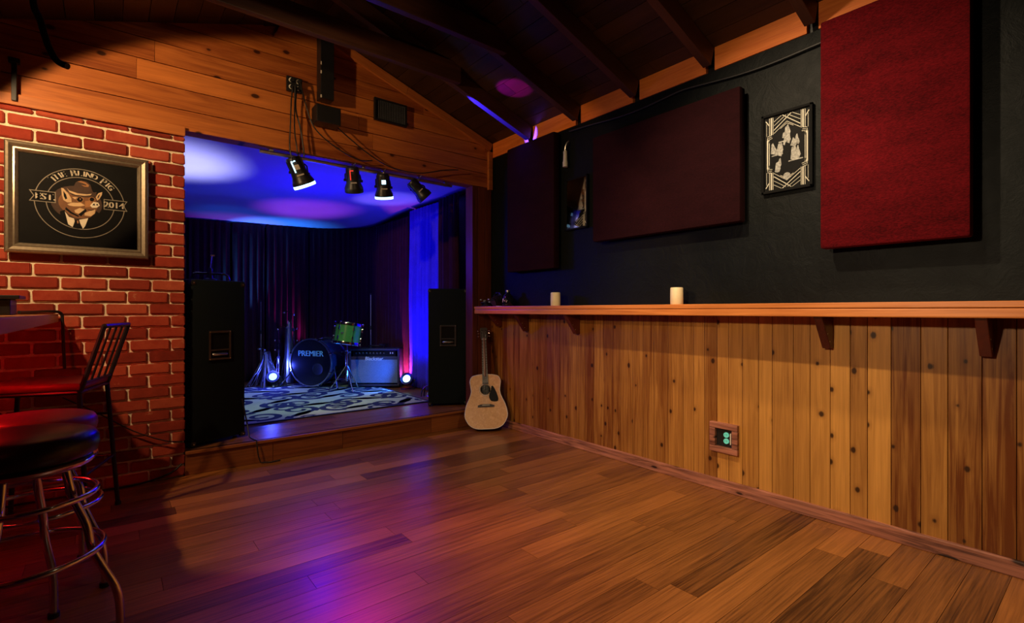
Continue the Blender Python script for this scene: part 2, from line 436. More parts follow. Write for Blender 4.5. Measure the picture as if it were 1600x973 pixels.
# gable wall of horizontal pine boards above the stage opening, with the jamb at its right end
XZ = Matrix(((1, 0, 0, 0), (0, 0, -1, 0), (0, 1, 0, 0), (0, 0, 0, 1)))   # local xy -> world xz, local z -> -y
def gable_poly(z0, z1, x0, x1):
    """part of [x0,x1]x[z0,z1] under the roof"""
    def lim(z): return RX - (RZ + 0.03 - z) / SL, RX + (RZ + 0.03 - z) / SL
    pts = []
    l0, r0 = lim(z0); l1, r1 = lim(z1)
    a0, b0, a1, b1 = max(x0, l0), min(x1, r0), max(x0, l1), min(x1, r1)
    if b0 <= a0: return None
    if b1 <= a1: return [(a0, z0), (b0, z0), ((a0 + b0) / 2, z1)]
    return [(a0, z0), (b0, z0), (b1, z1), (a1, z1)]
m = MB()
z = 2.40; bh = 0.142
while z < RZ + 0.02:
    x = XL - rnd.random() * 1.2
    while x < W:
        L = rnd.uniform(1.3, 2.6)
        p = gable_poly(z + 0.003, min(z + bh - 0.003, RZ + 0.02), max(x, XL) + .001, min(x + L, W) - .001)
        if p: m.prism(p, -0.02, 0.0 + rnd.uniform(-.003, .003), M['gable_pine'], X=Matrix.Translation((0, D, 0)) @ XZ, tone=rnd.random(), off=rnd.random() * 5)
        x += L
    z += bh
bk = [(XL, 2.402), (W, 2.402), (W, roof(W) + .02), (RX, RZ + .02), (XL, roof(XL) + .02)]
m.prism(bk, -0.12, -0.021, M['gable_pine'], X=Matrix.Translation((0, D, 0)) @ XZ)
gable = struct(m.build('wall_gable'))
m = MB()
for a, b in ((2.827, 2.90), (2.90, 2.985), (2.985, 3.063)):
    m.box(((a + b) / 2, D + 0.06, 1.2), (b - a - .003, 0.12, 2.398), M['jamb'], bev=0.003, tone=rnd.random(), off=rnd.random() * 5)
struct(m.build('wall_jamb'))
# fascia strip on top of the bricks
m = MB(); m.box(((XL + XB) / 2, D - 0.012, 2.388), (XB - XL, 0.024, 0.066), M['trim_pine'], bev=0.003, tone=0.75, off=1.3)
struct(m.build('trim_1'))
# sloping trim boards along the gable
ang = math.atan(SL)
for i, sg in ((2, 1), (3, -1)):
    xe = W if sg > 0 else XL
    ln = abs(xe - RX) / math.cos(ang)
    m = MB()
    half = ln * 0.46 if sg > 0 else ln
    m.box((half / 2, 0, -0.045), (half - .002, 0.03, 0.075), M['trim_pine'], bev=0.003, tone=0.65, off=2.0)
    if sg > 0: m.box(((ln + half) / 2, 0, -0.045), (ln - half - .002, 0.03, 0.075), M['trim_pine'], bev=0.003, tone=0.5, off=3.1)
    o = m.build('trim_%d' % i); o.location = (RX, D - 0.016, RZ)
    o.rotation_euler = (0, ang if sg > 0 else PI - ang, 0) if sg > 0 else (0, -ang, PI)
    struct(o)
# end block of the gable trim over the jamb
m = MB(); m.box((W - 0.028, D - 0.016, 2.575), (0.05, 0.032, 0.39), M['trim_pine'], bev=0.004, tone=0.45, off=0.4)
struct(m.build('trim_4'))

# roof boards (two slopes, boards along the room)
for nm, sg in (('ceiling_right', 1), ('ceiling_left', -1)):
    xe = W + 0.1 if sg > 0 else XL - 0.1
    ln = abs(xe - RX) / math.cos(ang)
    m = MB(); u = 0.0
    while u < ln:
        w = min(0.145, ln - u)
        yy = YR - rnd.random() * 2
        while yy < D + .12:
            L = rnd.uniform(1.8, 3.4)
            a, b = max(yy, YR - .05), min(yy + L, D + .12)
            if b - a > .02: m.box((u + w / 2, (a + b) / 2, 0.012), (w - .004, b - a - .003, 0.024), M['roof_boards'], tone=rnd.random(), off=rnd.random() * 5)
            yy += L
        u += 0.145
    m.box((ln / 2, (YR + D) / 2, 0.045), (ln + .06, D - YR + .34, 0.03), M['black'])
    o = m.build(nm); o.location = (RX, 0, RZ)
    if sg > 0: o.rotation_euler = (0, ang, 0)
    else: o.rotation_euler = (0, PI - ang, 0); o.scale = (1, 1, -1)
    struct(o)

# rafters, one object each, and two collar ties
ry = [3.51, 2.905, 2.315, 1.725, 1.115, 0.50, -0.1, -0.7, -1.3]
def rafter_mesh(ln, tone):
    m = MB(); m.box((ln / 2, 0, -0.065), (ln, 0.055, 0.13), M['rafter'], bev=0.003, tone=tone, off=rnd.random() * 4)
    return m
lnR = (W - RX) / math.cos(ang); lnL = (RX - XL) / math.cos(ang)
for i, yv in enumerate(ry):
    o = rafter_mesh(lnR, rnd.random()).build('ceiling_beam'); o.location = (RX, yv, RZ - .004); o.rotation_euler = (0, ang, 0); struct(o)
    o = rafter_mesh(lnL, rnd.random()).build('ceiling_beam'); o.location = (RX, yv, RZ - .004); o.rotation_euler = (0, -ang, PI); struct(o)
for yv in (3.51, 2.905):
    m = MB(); m.box((0, 0, 0), (1.86, 0.05, 0.16), M['rafter'], bev=0.004, tone=0.2, off=rnd.random() * 4)
    o = m.build('ceiling_beam'); o.location = (RX, yv - 0.055, 3.085); struct(o)

# right wall: black plaster above, vertical pine boards below, frieze boards between the rafters
m = MB(); m.box((W + 0.075, (YR + D + 0.12) / 2, 1.355), (0.14, D - YR + 0.12, 2.71), M['black_wall'])
wr = struct(m.build('wall_right'))
m = MB(); yy = D - 0.002
while yy > YR:
    w = rnd.choice([0.078, 0.088, 0.094, 0.1, 0.118])
    if yy < 0.9: w = rnd.choice([0.1, 0.11, 0.118])
    a = max(yy - w, YR)
    base = 0.72 if 0.78 < yy < 1.75 else (0.18 if yy <= 0.78 else (0.36 if yy < 2.4 else 0.14))  # tone by stretch of wall: own wood colour plus some of the lighting
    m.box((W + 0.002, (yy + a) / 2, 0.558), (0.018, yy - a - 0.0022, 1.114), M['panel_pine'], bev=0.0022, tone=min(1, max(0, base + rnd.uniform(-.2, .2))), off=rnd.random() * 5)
    yy = a
struct(m.build('wainscot', parent=wr))
yedges = [D] + ry + [YR]
for a, b in zip(yedges[:-1], yedges[1:]):
    ca, cb = a - (0.03 if a != D else 0.03), b + 0.03
    m = MB(); m.box((W + 0.012, (ca + cb) / 2, 2.785), (0.03, ca - cb, 0.148), M['frieze_pine'], bev=0.002, tone=rnd.uniform(.3, .9), off=rnd.random() * 5)
    struct(m.build('frieze_board', parent=wr))
m = MB(); m.box((W + 0.075, (YR + D + .12) / 2, 2.82), (0.09, D - YR + .12, 0.22), M['black'])
struct(m.build('wall_plate', parent=wr))
m = MB(); m.box((W - 0.016, (YR + D) / 2, 0.037), (0.022, D - YR, 0.074), M['base'], bev=0.006, tone=0.5, off=1.0)
struct(m.build('baseboard_right'))
# walls outside the photograph that close the room
m = MB(); m.box((XL - 0.05, (YR + D) / 2, 1.3), (0.1, D - YR + .3, 2.6), M['rafter']); struct(m.build('wall_left'))
m = MB(); m.prism([(XL, 0), (W, 0), (W, roof(W) + .02), (RX, RZ + .02), (XL, roof(XL) + .02)], 0, 0.1, M['rafter'], X=Matrix.Translation((0, YR, 0)) @ XZ); struct(m.build('wall_rear'))

# ------------------------------------------------------------------ stage
SX0, SX1, SY1 = 0.10, 3.20, 7.85
m = MB()
m.box(((SX0 + SX1) / 2, (D + .13 + SY1) / 2, 0.08), (SX1 - SX0 - .01, SY1 - D - .14, 0.155), M['black'])
m.box(((XB + 2.827) / 2, D + 0.085, 0.08), (2.827 - XB - .004, 0.10, 0.155), M['black'])
st = m.build('stage_platform')
tag(st, 'low wooden stage platform with boarded front step under the stage opening', 'stage')
m = MB(); yy = D
while yy < SY1:
    w = min(0.14, SY1 - .004 - yy)
    if w <= .004: break
    x0, x1 = (XB + .002, 2.825) if yy < D + .13 else (SX0 + .004, SX1 - .004)
    xs = x0 - rnd.random()
    while xs < x1:
        L = rnd.uniform(1.1, 1.9); a, b = max(xs, x0), min(xs + L, x1)
        if b - a > .02: m.box(((a + b) / 2, yy + w / 2, 0.1635), (b - a - .002, w - .002, 0.013), M['floor'], tone=rnd.uniform(.3, .8), off=rnd.random() * 5)
        xs += L
    yy += 0.14
m.build('deck', parent=st)
m = MB()
for a, b, tn in ((XB, 0.98, .5), (.98, 1.52, .25), (1.52, 2.36, .3), (2.36, 2.825, .75)):
    m.box(((a + b) / 2, D + 0.016, 0.072), (b - a - .003, 0.028, 0.142), M['riser'], tone=tn, off=rnd.random() * 5)
m.build('riser', parent=st)
m = MB(); m.box(((XB + 2.827) / 2, D + 0.008, 0.158), (2.827 - XB - .003, 0.044, 0.024), M['riser'], bev=0.006, tone=0.95, off=2)
m.build('nosing', parent=st)
# black walls and the stage's white cloth ceiling with blue light in its colour
m = MB(); m.box(((SX0 + SX1) / 2, SY1 + .05, 1.4), (SX1 - SX0 + .2, .1, 2.8), M['black']); struct(m.build('wall_stage_back'))
m = MB(); m.box((SX0 - .05, (D + .12 + SY1) / 2, 1.4), (.1, SY1 - D - .12, 2.8), M['black']); struct(m.build('wall_stage_left'))
m = MB(); m.box((SX1 + .05, (D + .12 + SY1) / 2, 1.4), (.1, SY1 - D - .12, 2.8), M['black']); struct(m.build('wall_stage_right'))
m = MB(); nx, ny = 24, 28; vs = []; fs = []
for j in range(ny + 1):
    for i in range(nx + 1):
        s_, t_ = i / nx, j / ny
        xx = SX0 + (SX1 - SX0) * s_; yv = D + .12 + (SY1 - D - .12) * t_
        zz = 2.53 - (0.13 + 0.09 * (1 - s_)) * t_ + 0.018 * math.sin(6.5 * s_ + 1) * math.sin(PI * t_) + 0.012 * math.sin(9 * t_ + 3 * s_)
        vs.append((xx, yv, zz))
for j in range(ny):
    for i in range(nx):
        a = j * (nx + 1) + i; fs.append((a, a + 1, a + nx + 2, a + nx + 1))
m.raw(vs, fs, M['blue_lit_cloth'])
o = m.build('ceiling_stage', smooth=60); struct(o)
sd = o.modifiers.new('thick', 'SOLIDIFY'); sd.thickness = 0.012; sd.offset = 1

# ------------------------------------------------------------------ things on the right wall
# bar ledge with its brackets
lg = thing('wall_ledge', 'long narrow wooden bar ledge running along the black wall on triangular brackets', 'ledge', (W - 0.11, 1.3, 1.16))
LX, LY, LZ = W - 0.11, 1.3, 1.16
m = MB(); m.box((-0.002, (D - 1.45) / 2 - LY + .0, 0.016), (0.212, D + 1.45 - 0.004, 0.028), M['ledge'], bev=0.004, tone=0.75, off=.5)
m.build('shelf_board', parent=lg)
m = MB(); m.box((-0.096, (D - 1.45) / 2 - LY, -0.021), (0.022, D + 1.45 - 0.008, 0.042), M['ledge'], bev=0.006, tone=0.9, off=2.5)
m.build('edge_strip', parent=lg)
BR = [(3.96, 0.17), (3.55, 0.205), (2.90, 0.205), (1.03, 0.215), (0.40, 0.215)]
for yv, h in BR:
    m = MB()
    poly = [(0.105, 0.0), (0.105, -h), (0.062, -h), (-0.07, -0.035), (-0.07, 0.0)]
    m.prism(poly, -0.021, 0.021, M['bracket'], X=Matrix(((1, 0, 0, 0), (0, 0, 1, yv - LY), (0, 1, 0, 0.001), (0, 0, 0, 1))), tone=rnd.random(), off=rnd.random() * 3)
    b = m.build('bracket', parent=lg)
    md = b.modifiers.new('b', 'BEVEL'); md.width = 0.003; md.segments = 2; md.limit_method = 'ANGLE'
    for q in ((0.075, -h * .82), (0.045, -h * .62)):
        m = MB(); m.cyl((q[0] - 0.028, yv - LY - .0225, q[1]), (q[0] - 0.028, yv - LY - .0195, q[1]), 0.004, M['steel'], n=8)
        m.build('screw', parent=b)

# acoustic panels
def acoustic(label, y0, y1, z0, z1, mat, depth=0.07, tilt=0.0, gap=0.012):
    t = thing('sound_absorber', label, 'wall panel', (W - gap, (y0 + y1) / 2, (z0 + z1) / 2), group='acoustic panels on the black wall')
    t.rotation_euler = (tilt, 0, 0)
    m = MB(); m.box((-depth / 2 - .001, 0, 0), (depth, abs(y1 - y0), z1 - z0), mat, bev=0.012)
    m.build('cloth_cover', parent=t, smooth=50)
    m = MB(); m.box((0.004, 0, 0), (0.008, abs(y1 - y0) - .05, z1 - z0 - .05), M['black'])
    m.build('backing_board', parent=t)
    for sy in (-1, 1):
        m = MB(); m.box((gap / 2, sy * (abs(y1 - y0) / 2 - .12), (z1 - z0) / 2 - .06), (gap, .03, .05), M['dark_steel']); m.build('hanger', parent=t)
    return t
acoustic('tall bright red cloth panel, biggest and brightest on the black wall, near the ledge candles', 0.44, 1.036, 1.478, 2.68, M['fab_red_lit'], gap=0.05)
acoustic('wide dark maroon cloth panel hanging level between the two art deco posters', 1.479, 2.658, 1.69, 2.508, M['fab_maroon'], gap=0.03)
acoustic('narrow upright dark maroon panel in the corner beside the stage opening', 3.109, 3.754, 1.516, 2.69, M['fab_maroon'], gap=0.02)

# art deco posters: local x runs along the wall towards the camera's left, y up
def deco_lines():
    L = []
    def ln(a, b, w): L.append((a, b, w))
    for sx in (-1, 1):
        X = lambda v: 0.5 + sx * v
        for o_, w in ((0.36, .030), (0.405, .012), (0.32, .012)):
            ln((X(o_), 1.0), (X(o_), .76), w); ln((X(o_), 0), (X(o_), .24), w)
        for o_, w in ((0.45, .030), (0.405, .012)):
            ln((X(o_), .70), (X(o_), .30), w)
        for k in range(3):
            d = k * .022
            ln((X(.36 - d * .6), .76 - d), (X(.45 - d * .9), .76 - d - .01), .011); ln((X(.36 - d * .6), .24 + d), (X(.45 - d * .9), .24 + d + .01), .011)
            ln((X(.45 - d), .735 - d), (X(.45 - d), .70 - d), .011); ln((X(.45 - d), .265 + d), (X(.45 - d), .30 + d), .011)
        ln((X(.49), .97), (X(.41), .90), .02); ln((X(.49), .03), (X(.41), .10), .02)
        ln((X(.47), .93), (X(.47), .75), .008); ln((X(.47), .07), (X(.47), .25), .008)
        # crossing diagonals and chevrons
        ln((X(-.10), 1.0), (X(.30), .82), .017); ln((X(-.10), 0.0), (X(.30), .18), .017)
        ln((X(.02), .99), (X(.30), .88), .010); ln((X(.02), .01), (X(.30), .12), .010)
        ln((X(.12), 1.0), (X(.30), .935), .010); ln((X(.12), 0.0), (X(.30), .065), .010)
        ln((X(0), .90), (X(.30), .775), .011); ln((X(0), .10), (X(.30), .225), .011)
        ln((X(0), .875), (X(.15), .82), .010); ln((X(0), .125), (X(.15), .18), .010)
    return L
def deco_figures():
    F = []
    r2 = random.Random(3)
    def tri(cx, cy, s, n=5):
        for i in range(n):
            a = r2.uniform(-.5, .5); h = s * r2.uniform(.6, 1.3); w = s * r2.uniform(.2, .45)
            x, y = cx + r2.uniform(-.6, .6) * s, cy + r2.uniform(-.4, .4) * s * .7
            F.append([(x - w, y - h * .3), (x + w * .3, y - h * .4), (x + w, y - h * .1), (x + a * w + w * .2, y + h * .5), (x + a * w - w * .3, y + h * .42)])
    tri(.50, .735, .15, 6); tri(.50, .66, .13, 4)
    tri(.27, .53, .15, 7); tri(.70, .60, .13, 6); tri(.70, .44, .18, 9); tri(.33, .31, .13, 6)
    F.append([(.5 + .085 * math.cos(k * PI / 6), .155 + .05 * math.sin(k * PI / 6)) for k in range(12)])
    for cx, cy, w in ((.45, .64, .14), (.28, .47, .13), (.70, .355, .16)):
        F.append([(cx - w, cy - .012), (cx + w, cy - .004), (cx + w, cy + .010), (cx - w, cy + .002)])
    return F
def poster(label, y0, y1, z0, z1, tilt=0.0):
    w, h = abs(y1 - y0), z1 - z0
    t = thing('framed_poster', label, 'poster', (W - 0.003, (y0 + y1) / 2, (z0 + z1) / 2), group='framed art deco posters')
    XW = Matrix(((0, 0, -1, 0), (-1, 0, 0, 0), (0, 1, 0, 0), (0, 0, 0, 1)))   # local xy on the wall seen from the room, z towards the room
    t.rotation_euler = (tilt, 0, 0)
    m = MB(); fw = 0.014
    for a, b, c_, d in ((0, h / 2 - fw / 2, w, fw), (0, -h / 2 + fw / 2, w, fw), (-w / 2 + fw / 2, 0, fw, h), (w / 2 - fw / 2, 0, fw, h)):
        m.box((a, b, 0.011), (c_, d, 0.022), M['matte_black'], X=XW, bev=0.002)
    m.build('frame', parent=t)
    iw, ih = w - 2 * fw, h - 2 * fw
    m = MB(); m.box((0, 0, 0.004), (iw + .004, ih + .004, 0.008), M['print'], X=XW)
    pr = m.build('print', parent=t)
    S = lambda p: ((p[0] - .5) * iw * .96, (p[1] - .5) * ih * .97)
    m = MB()
    for a, b, wd_ in deco_lines():
        a, b = Vector(S(a)), Vector(S(b)); d = b - a
        n_ = Vector((-d.y, d.x)).normalized() * wd_ * iw * .5
        m.prism([tuple(a + n_), tuple(a - n_), tuple(b - n_), tuple(b + n_)], 0.0082, 0.0090, M['cream'], X=XW)
    m.build('line_ornament', parent=pr)
    m = MB()
    for k, f in enumerate(deco_figures()):
        m.prism([S(p) for p in f], 0.0082, 0.0086 + .00012 * k / 10, M['grey_print'], X=XW)
    m.build('figure_pattern', parent=pr)
    m = MB(); m.box((0, 0, 0.0135), (iw + .002, ih + .002, 0.002), M['glass'], X=XW)
    m.build('glass_pane', parent=t)
    return t
poster('art deco poster in black frame between the wide maroon and bright red panels', 1.108, 1.387, 1.842, 2.309)
poster('art deco poster reflecting blue stage light, in the gap beside the narrow corner panel', 2.785, 3.042, 1.83, 2.268)

# candles
cd = thing('pillar_candle', 'ivory pillar candle on the ledge under the wide maroon panel', 'candle', (2.955, 1.905, 1.1905), group='ivory candles on the ledge')
m = MB(); m.lathe([(0.0, 0), (0.039, 0), (0.0415, 0.004), (0.042, 0.05), (0.041, 0.108), (0.038, 0.113), (0.036, 0.108), (0.033, 0.092), (0.0, 0.088)], M['wax'], n=28)
m.build('wax_body', parent=cd, smooth=50)
m = MB(); m.tube([(0, 0, .087), (0.001, 0, .096), (0.003, 0, .103)], [.0018, .0016, .001], M['black'], n=6); m.build('wick', parent=cd)
dup(cd, 'ivory pillar candle on the ledge under the narrow corner panel and stage-lit poster', (2.955, 3.07, 1.1905), 0.7)

# electrical outlet in a wooden frame
ot = thing('outlet_in_wood_frame', 'electrical outlet recessed in a rough reddish wooden frame low on the plank wall', 'outlet', (W - 0.0072, 1.621, 0.341))
XW = Matrix(((0, 0, -1, 0), (-1, 0, 0, 0), (0, 1, 0, 0), (0, 0, 0, 1)))
m = MB(); ow, oh, fw = 0.185, 0.19, 0.038
for a, b, c_, d, tn in ((0, oh / 2 - fw / 2, ow, fw, .6), (0, -oh / 2 + fw / 2, ow, fw, .5), (-ow / 2 + fw / 2, 0, fw, oh - 2 * fw, .3), (ow / 2 - fw / 2, 0, fw, oh - 2 * fw, .2)):
    m.box((a, b, 0.014), (c_ - .001, d - .001, 0.028), M['base'], X=XW, bev=0.004, tone=tn, off=rnd.random() * 3)
m.build('wood_frame', parent=ot)
m = MB(); m.box((0, 0, 0.003), (ow - 2 * fw, oh - 2 * fw, .004), M['black'], X=XW); m.build('recess_plate', parent=ot)
for sy in (-1, 1):
    m = MB()
    m.cyl(tuple((XW @ Vector((0.012, sy * .0195, .005)))), tuple(XW @ Vector((0.012, sy * .0195, .013))), 0.0165, M['green_glow'], n=20)
    for dx in (-.006, .006): m.box((0.012 + dx, sy * .0195 + .002, .0132), (.0022, .009, .001), M['black'], X=XW)
    m.build('socket', parent=ot)
m = MB(); m.box((0.044, 0.0, 0.012), (.006, .07, .012), M['ivory'], X=XW); m.build('cover_edge', parent=ot)

# small pale fitting high beside the corner panel
ft = thing('wall_torch_holder', 'small pale bottle shaped wall fitting high beside the narrow corner panel', 'wall fitting', (W - 0.03, 3.03, 2.475))
m = MB(); m.lathe([(0, -.10), (.022, -.10), (.023, -.06), (.019, -.05), (.017, .0), (.018, .03), (.008, .045), (0, .045)], M['label_paper'], n=16); m.build('body', parent=ft, smooth=40)
m = MB(); m.tube([(0, 0, .045), (-.004, -.006, .07), (0, -.02, .10), (.012, -.03, .115)], [.009, .006, .008, .006], M['steel'], n=8); m.build('hook', parent=ft, smooth=40)
m = MB(); m.box((.022, 0, -.02), (.012, .02, .03), M['black']); m.build('wall_clip', parent=ft)

# clutter on the stage end of the ledge
sl = thing('spare_stage_light', 'round dark spare lamp with a blue glint on the stage end of the ledge', 'lamp', (2.955, 3.88, 1.1905))
m = MB(); m.lathe([(0, -.05), (.048, -.05), (.052, -.03), (.052, .03), (.04, .05), (0, .054)], M['vinyl_black'], n=24, X=Matrix.Translation((0, 0, .058)) @ Matrix.Rotation(R(70), 4, 'Y')); m.build('housing', parent=sl, smooth=40)
m = MB(); m.cyl((-.056, 0, .038), (-.052, 0, .04), .042, M['lens_dark'], n=24); m.sphere((.012, -.01, .1), .018, M['chrome']); m.build('lens', parent=sl, smooth=50)
m = MB(); m.tube([(0, -.056, .06), (0.0, -.058, .105), (0, -.03, .132), (0, .03, .132), (0, .058, .105), (0, .056, .06)], .005, M['black_metal']); m.build('yoke', parent=sl)
jg = thing('squat_jug', 'squat black jug with a pale mark and cap near the stage end of the ledge', 'jug', (2.965, 3.735, 1.1905))
m = MB(); m.lathe([(0, 0), (.05, 0), (.056, .02), (.056, .07), (.045, .10), (.022, .122), (.020, .138), (0, .138)], M['bottle'], n=24); m.build('body', parent=jg, smooth=40)
m = MB(); m.lathe([(0, .138), (.022, .138), (.022, .152), (.018, .156), (0, .156)], M['steel'], n=18); m.build('cap', parent=jg, smooth=40)
m = MB()
for q in ((-.6, .062, .012, .02), (-.25, .052, .006, .012), (-.7, .045, .006, .014), (0.05, .045, .006, .016)):
    a = q[0] + R(215)
    c_ = Vector((math.cos(a) * .0565, math.sin(a) * .0565, q[1]))
    m.box((0, 0, 0), (.002, q[2], q[3]), M['label_paper'], X=Matrix.Translation(c_) @ Matrix.Rotation(a, 4, 'Z'))
m.build('label_mark', parent=jg)
cw = thing('coil_of_cable', 'tangle of thin cable and clear plastic bits at the very end of the ledge', 'cable', (2.935, 4.045, 1.1905))
m = MB(); pts = []
for i in range(90):
    a = i * .5; rr = .038 + .014 * math.sin(i * .37)
    pts.append((rr * math.cos(a), rr * 1.0 * math.sin(a), .006 + .0005 * i + .006 * math.sin(i * .9)))
m.tube(pts, .004, M['cable'], n=6); m.build('cable_loop', parent=cw)
for i in range(7):
    m = MB()
    m.box((rnd.uniform(-.04, .04), rnd.uniform(-.06, .04), .05 + rnd.uniform(-.01, .02)), (.012, .02, .012), M['clear'], X=Matrix.Rotation(rnd.uniform(-.3, .3), 4, 'Z'), bev=.002)
    m.build('connector', parent=cw)
pp = MB(); pp.box((0, 0, .002), (.03, .05, .004), M['label_paper'])
tag(pp.build('folded_note', loc=(2.90, 3.79, 1.1905)), 'small pale folded note lying on the ledge in front of the jug', 'note')

# black cable stapled along the top of the wall
m = MB(); pts = []
for i in range(60):
    f = i / 59; yv = 3.0 + (0.6 - 3.0) * f
    pts.append((W - 0.014, yv, 2.672 - 0.05 * f - 0.022 * abs(math.sin(f * 7)) + .006 * math.sin(f * 17)))
m.tube(pts, .007, M['cable'], n=6)
tag(m.build('wall_cable'), 'thin black cable stapled under the orange frieze at the top of the black wall', 'cable')

# ------------------------------------------------------------------ framed sign on the brick wall
XB_ = Matrix(((1, 0, 0, 0), (0, 0, -1, 0), (0, 1, 0, 0), (0, 0, 0, 1)))
sg = thing('framed_sign', 'black sign with a hatted pig emblem in a silver frame on the brick wall', 'framed sign', (-0.133, D - 0.024, 1.815))
m = MB(); w, h = 0.674, 0.652
prof = [(0.0, 0.004), (0.0, 0.030), (0.006, 0.036), (0.018, 0.040), (0.036, 0.030), (0.044, 0.032), (0.052, 0.026), (0.058, 0.016), (0.062, 0.004)]   # inset from the outer edge, height
vs = []; fs = []
cor = [(-1, -1), (1, -1), (1, 1), (-1, 1)]
for ins, z in prof:
    for cx_, cy_ in cor: vs.append((cx_ * (w / 2 - ins), cy_ * (h / 2 - ins), z))
for i in range(len(prof) - 1):
    for j in range(4): fs.append((i * 4 + j, i * 4 + (j + 1) % 4, (i + 1) * 4 + (j + 1) % 4, (i + 1) * 4 + j))
m.raw(vs, fs, M['silver'], X=XB_)
m.box((0, 0, 0.001), (w - .004, h - .004, .006), M['black'], X=XB_)
m.build('frame', parent=sg, smooth=25)
m = MB(); m.box((0, 0, .006), (w - .118, h - .118, .006), M['print'], X=XB_)
pn = m.build('print', parent=sg)
def annulus(m, R0, wd_, z0, z1, mat, n=72, skip=None):
    for i in range(n):
        a, b = 2 * PI * i / n, 2 * PI * (i + 1) / n
        if skip and skip((a + b) / 2): continue
        m.prism([(math.cos(a) * (R0 - wd_ / 2), math.sin(a) * (R0 - wd_ / 2)), (math.cos(a) * (R0 + wd_ / 2), math.sin(a) * (R0 + wd_ / 2)), (math.cos(b) * (R0 + wd_ / 2), math.sin(b) * (R0 + wd_ / 2)), (math.cos(b) * (R0 - wd_ / 2), math.sin(b) * (R0 - wd_ / 2))], z0, z1, mat, X=XB_)
nb = lambda a: abs(math.sin(a)) < .21 and True
for r_ in (.212, .160):
    m = MB(); annulus(m, r_, .0042, .009, .0094, M['line_print']); m.build('ring_line', parent=pn)
def banner(poly):
    m.prism(poly, .0094, .0098, M['line_print'], X=XB_)
    c_ = Vector((sum(p[0] for p in poly) / len(poly), sum(p[1] for p in poly) / len(poly)))
    q = []
    n_ = len(poly)
    for i in range(n_):      # inset by edges
        p0, p1, p2 = (Vector(poly[i - 1]), Vector(poly[i]), Vector(poly[(i + 1) % n_]))
        d1, d2 = (p1 - p0).normalized(), (p2 - p1).normalized()
        n1, n2 = Vector((-d1.y, d1.x)), Vector((-d2.y, d2.x))
        area = sum(poly[k - 1][0] * poly[k][1] - poly[k][0] * poly[k - 1][1] for k in range(n_))
        if area < 0: n1, n2 = -n1, -n2
        b_ = (n1 + n2); k_ = .0042 / max(.35, 1 + n1.dot(n2))
        q.append(tuple(p1 + b_ * k_))
    m.prism(q, .0098, .0101, M['print'], X=XB_)
m = MB(); banner([(-.235, .053), (-.117, .053), (-.117, -.013), (-.235, -.013), (-.216, .02)])
put_text(m, 'EST.', .052, M['white_print'], XB_ @ Matrix.Translation((-.164, .020, .0108)), bold=.0035)
m.build('banner', parent=pn)
m = MB(); banner([(.108, .043), (.228, .043), (.210, .010), (.228, -.023), (.108, -.023)])
put_text(m, '2014', .052, M['white_print'], XB_ @ Matrix.Translation((.158, .010, .0108)), bold=.003)
m.build('banner', parent=pn)
m = MB()
txt = 'THE BLIND PIG'
big = {0, 4, 10}
wid = {'I': .55, ' ': .62, 'B': 1.0, 'L': .85, 'T': .9}
adv = [wid.get(c_, 1.0) * (1.12 if i in big else 1.0) for i, c_ in enumerate(txt)]
tot = sum(adv); a0, a1 = R(139), R(36); acc = 0
for i, c_ in enumerate(txt):
    am = a0 + (a1 - a0) * (acc + adv[i] / 2) / tot; acc += adv[i]
    if c_ == ' ': continue
    put_text(m, c_, .054 if i in big else .044, M['white_print'], XB_ @ Matrix.Translation((math.cos(am) * .186, math.sin(am) * .186, .0102)) @ Matrix.Rotation(am - PI / 2, 4, 'Z'), bold=.003)
m.build('arched_lettering', parent=pn)
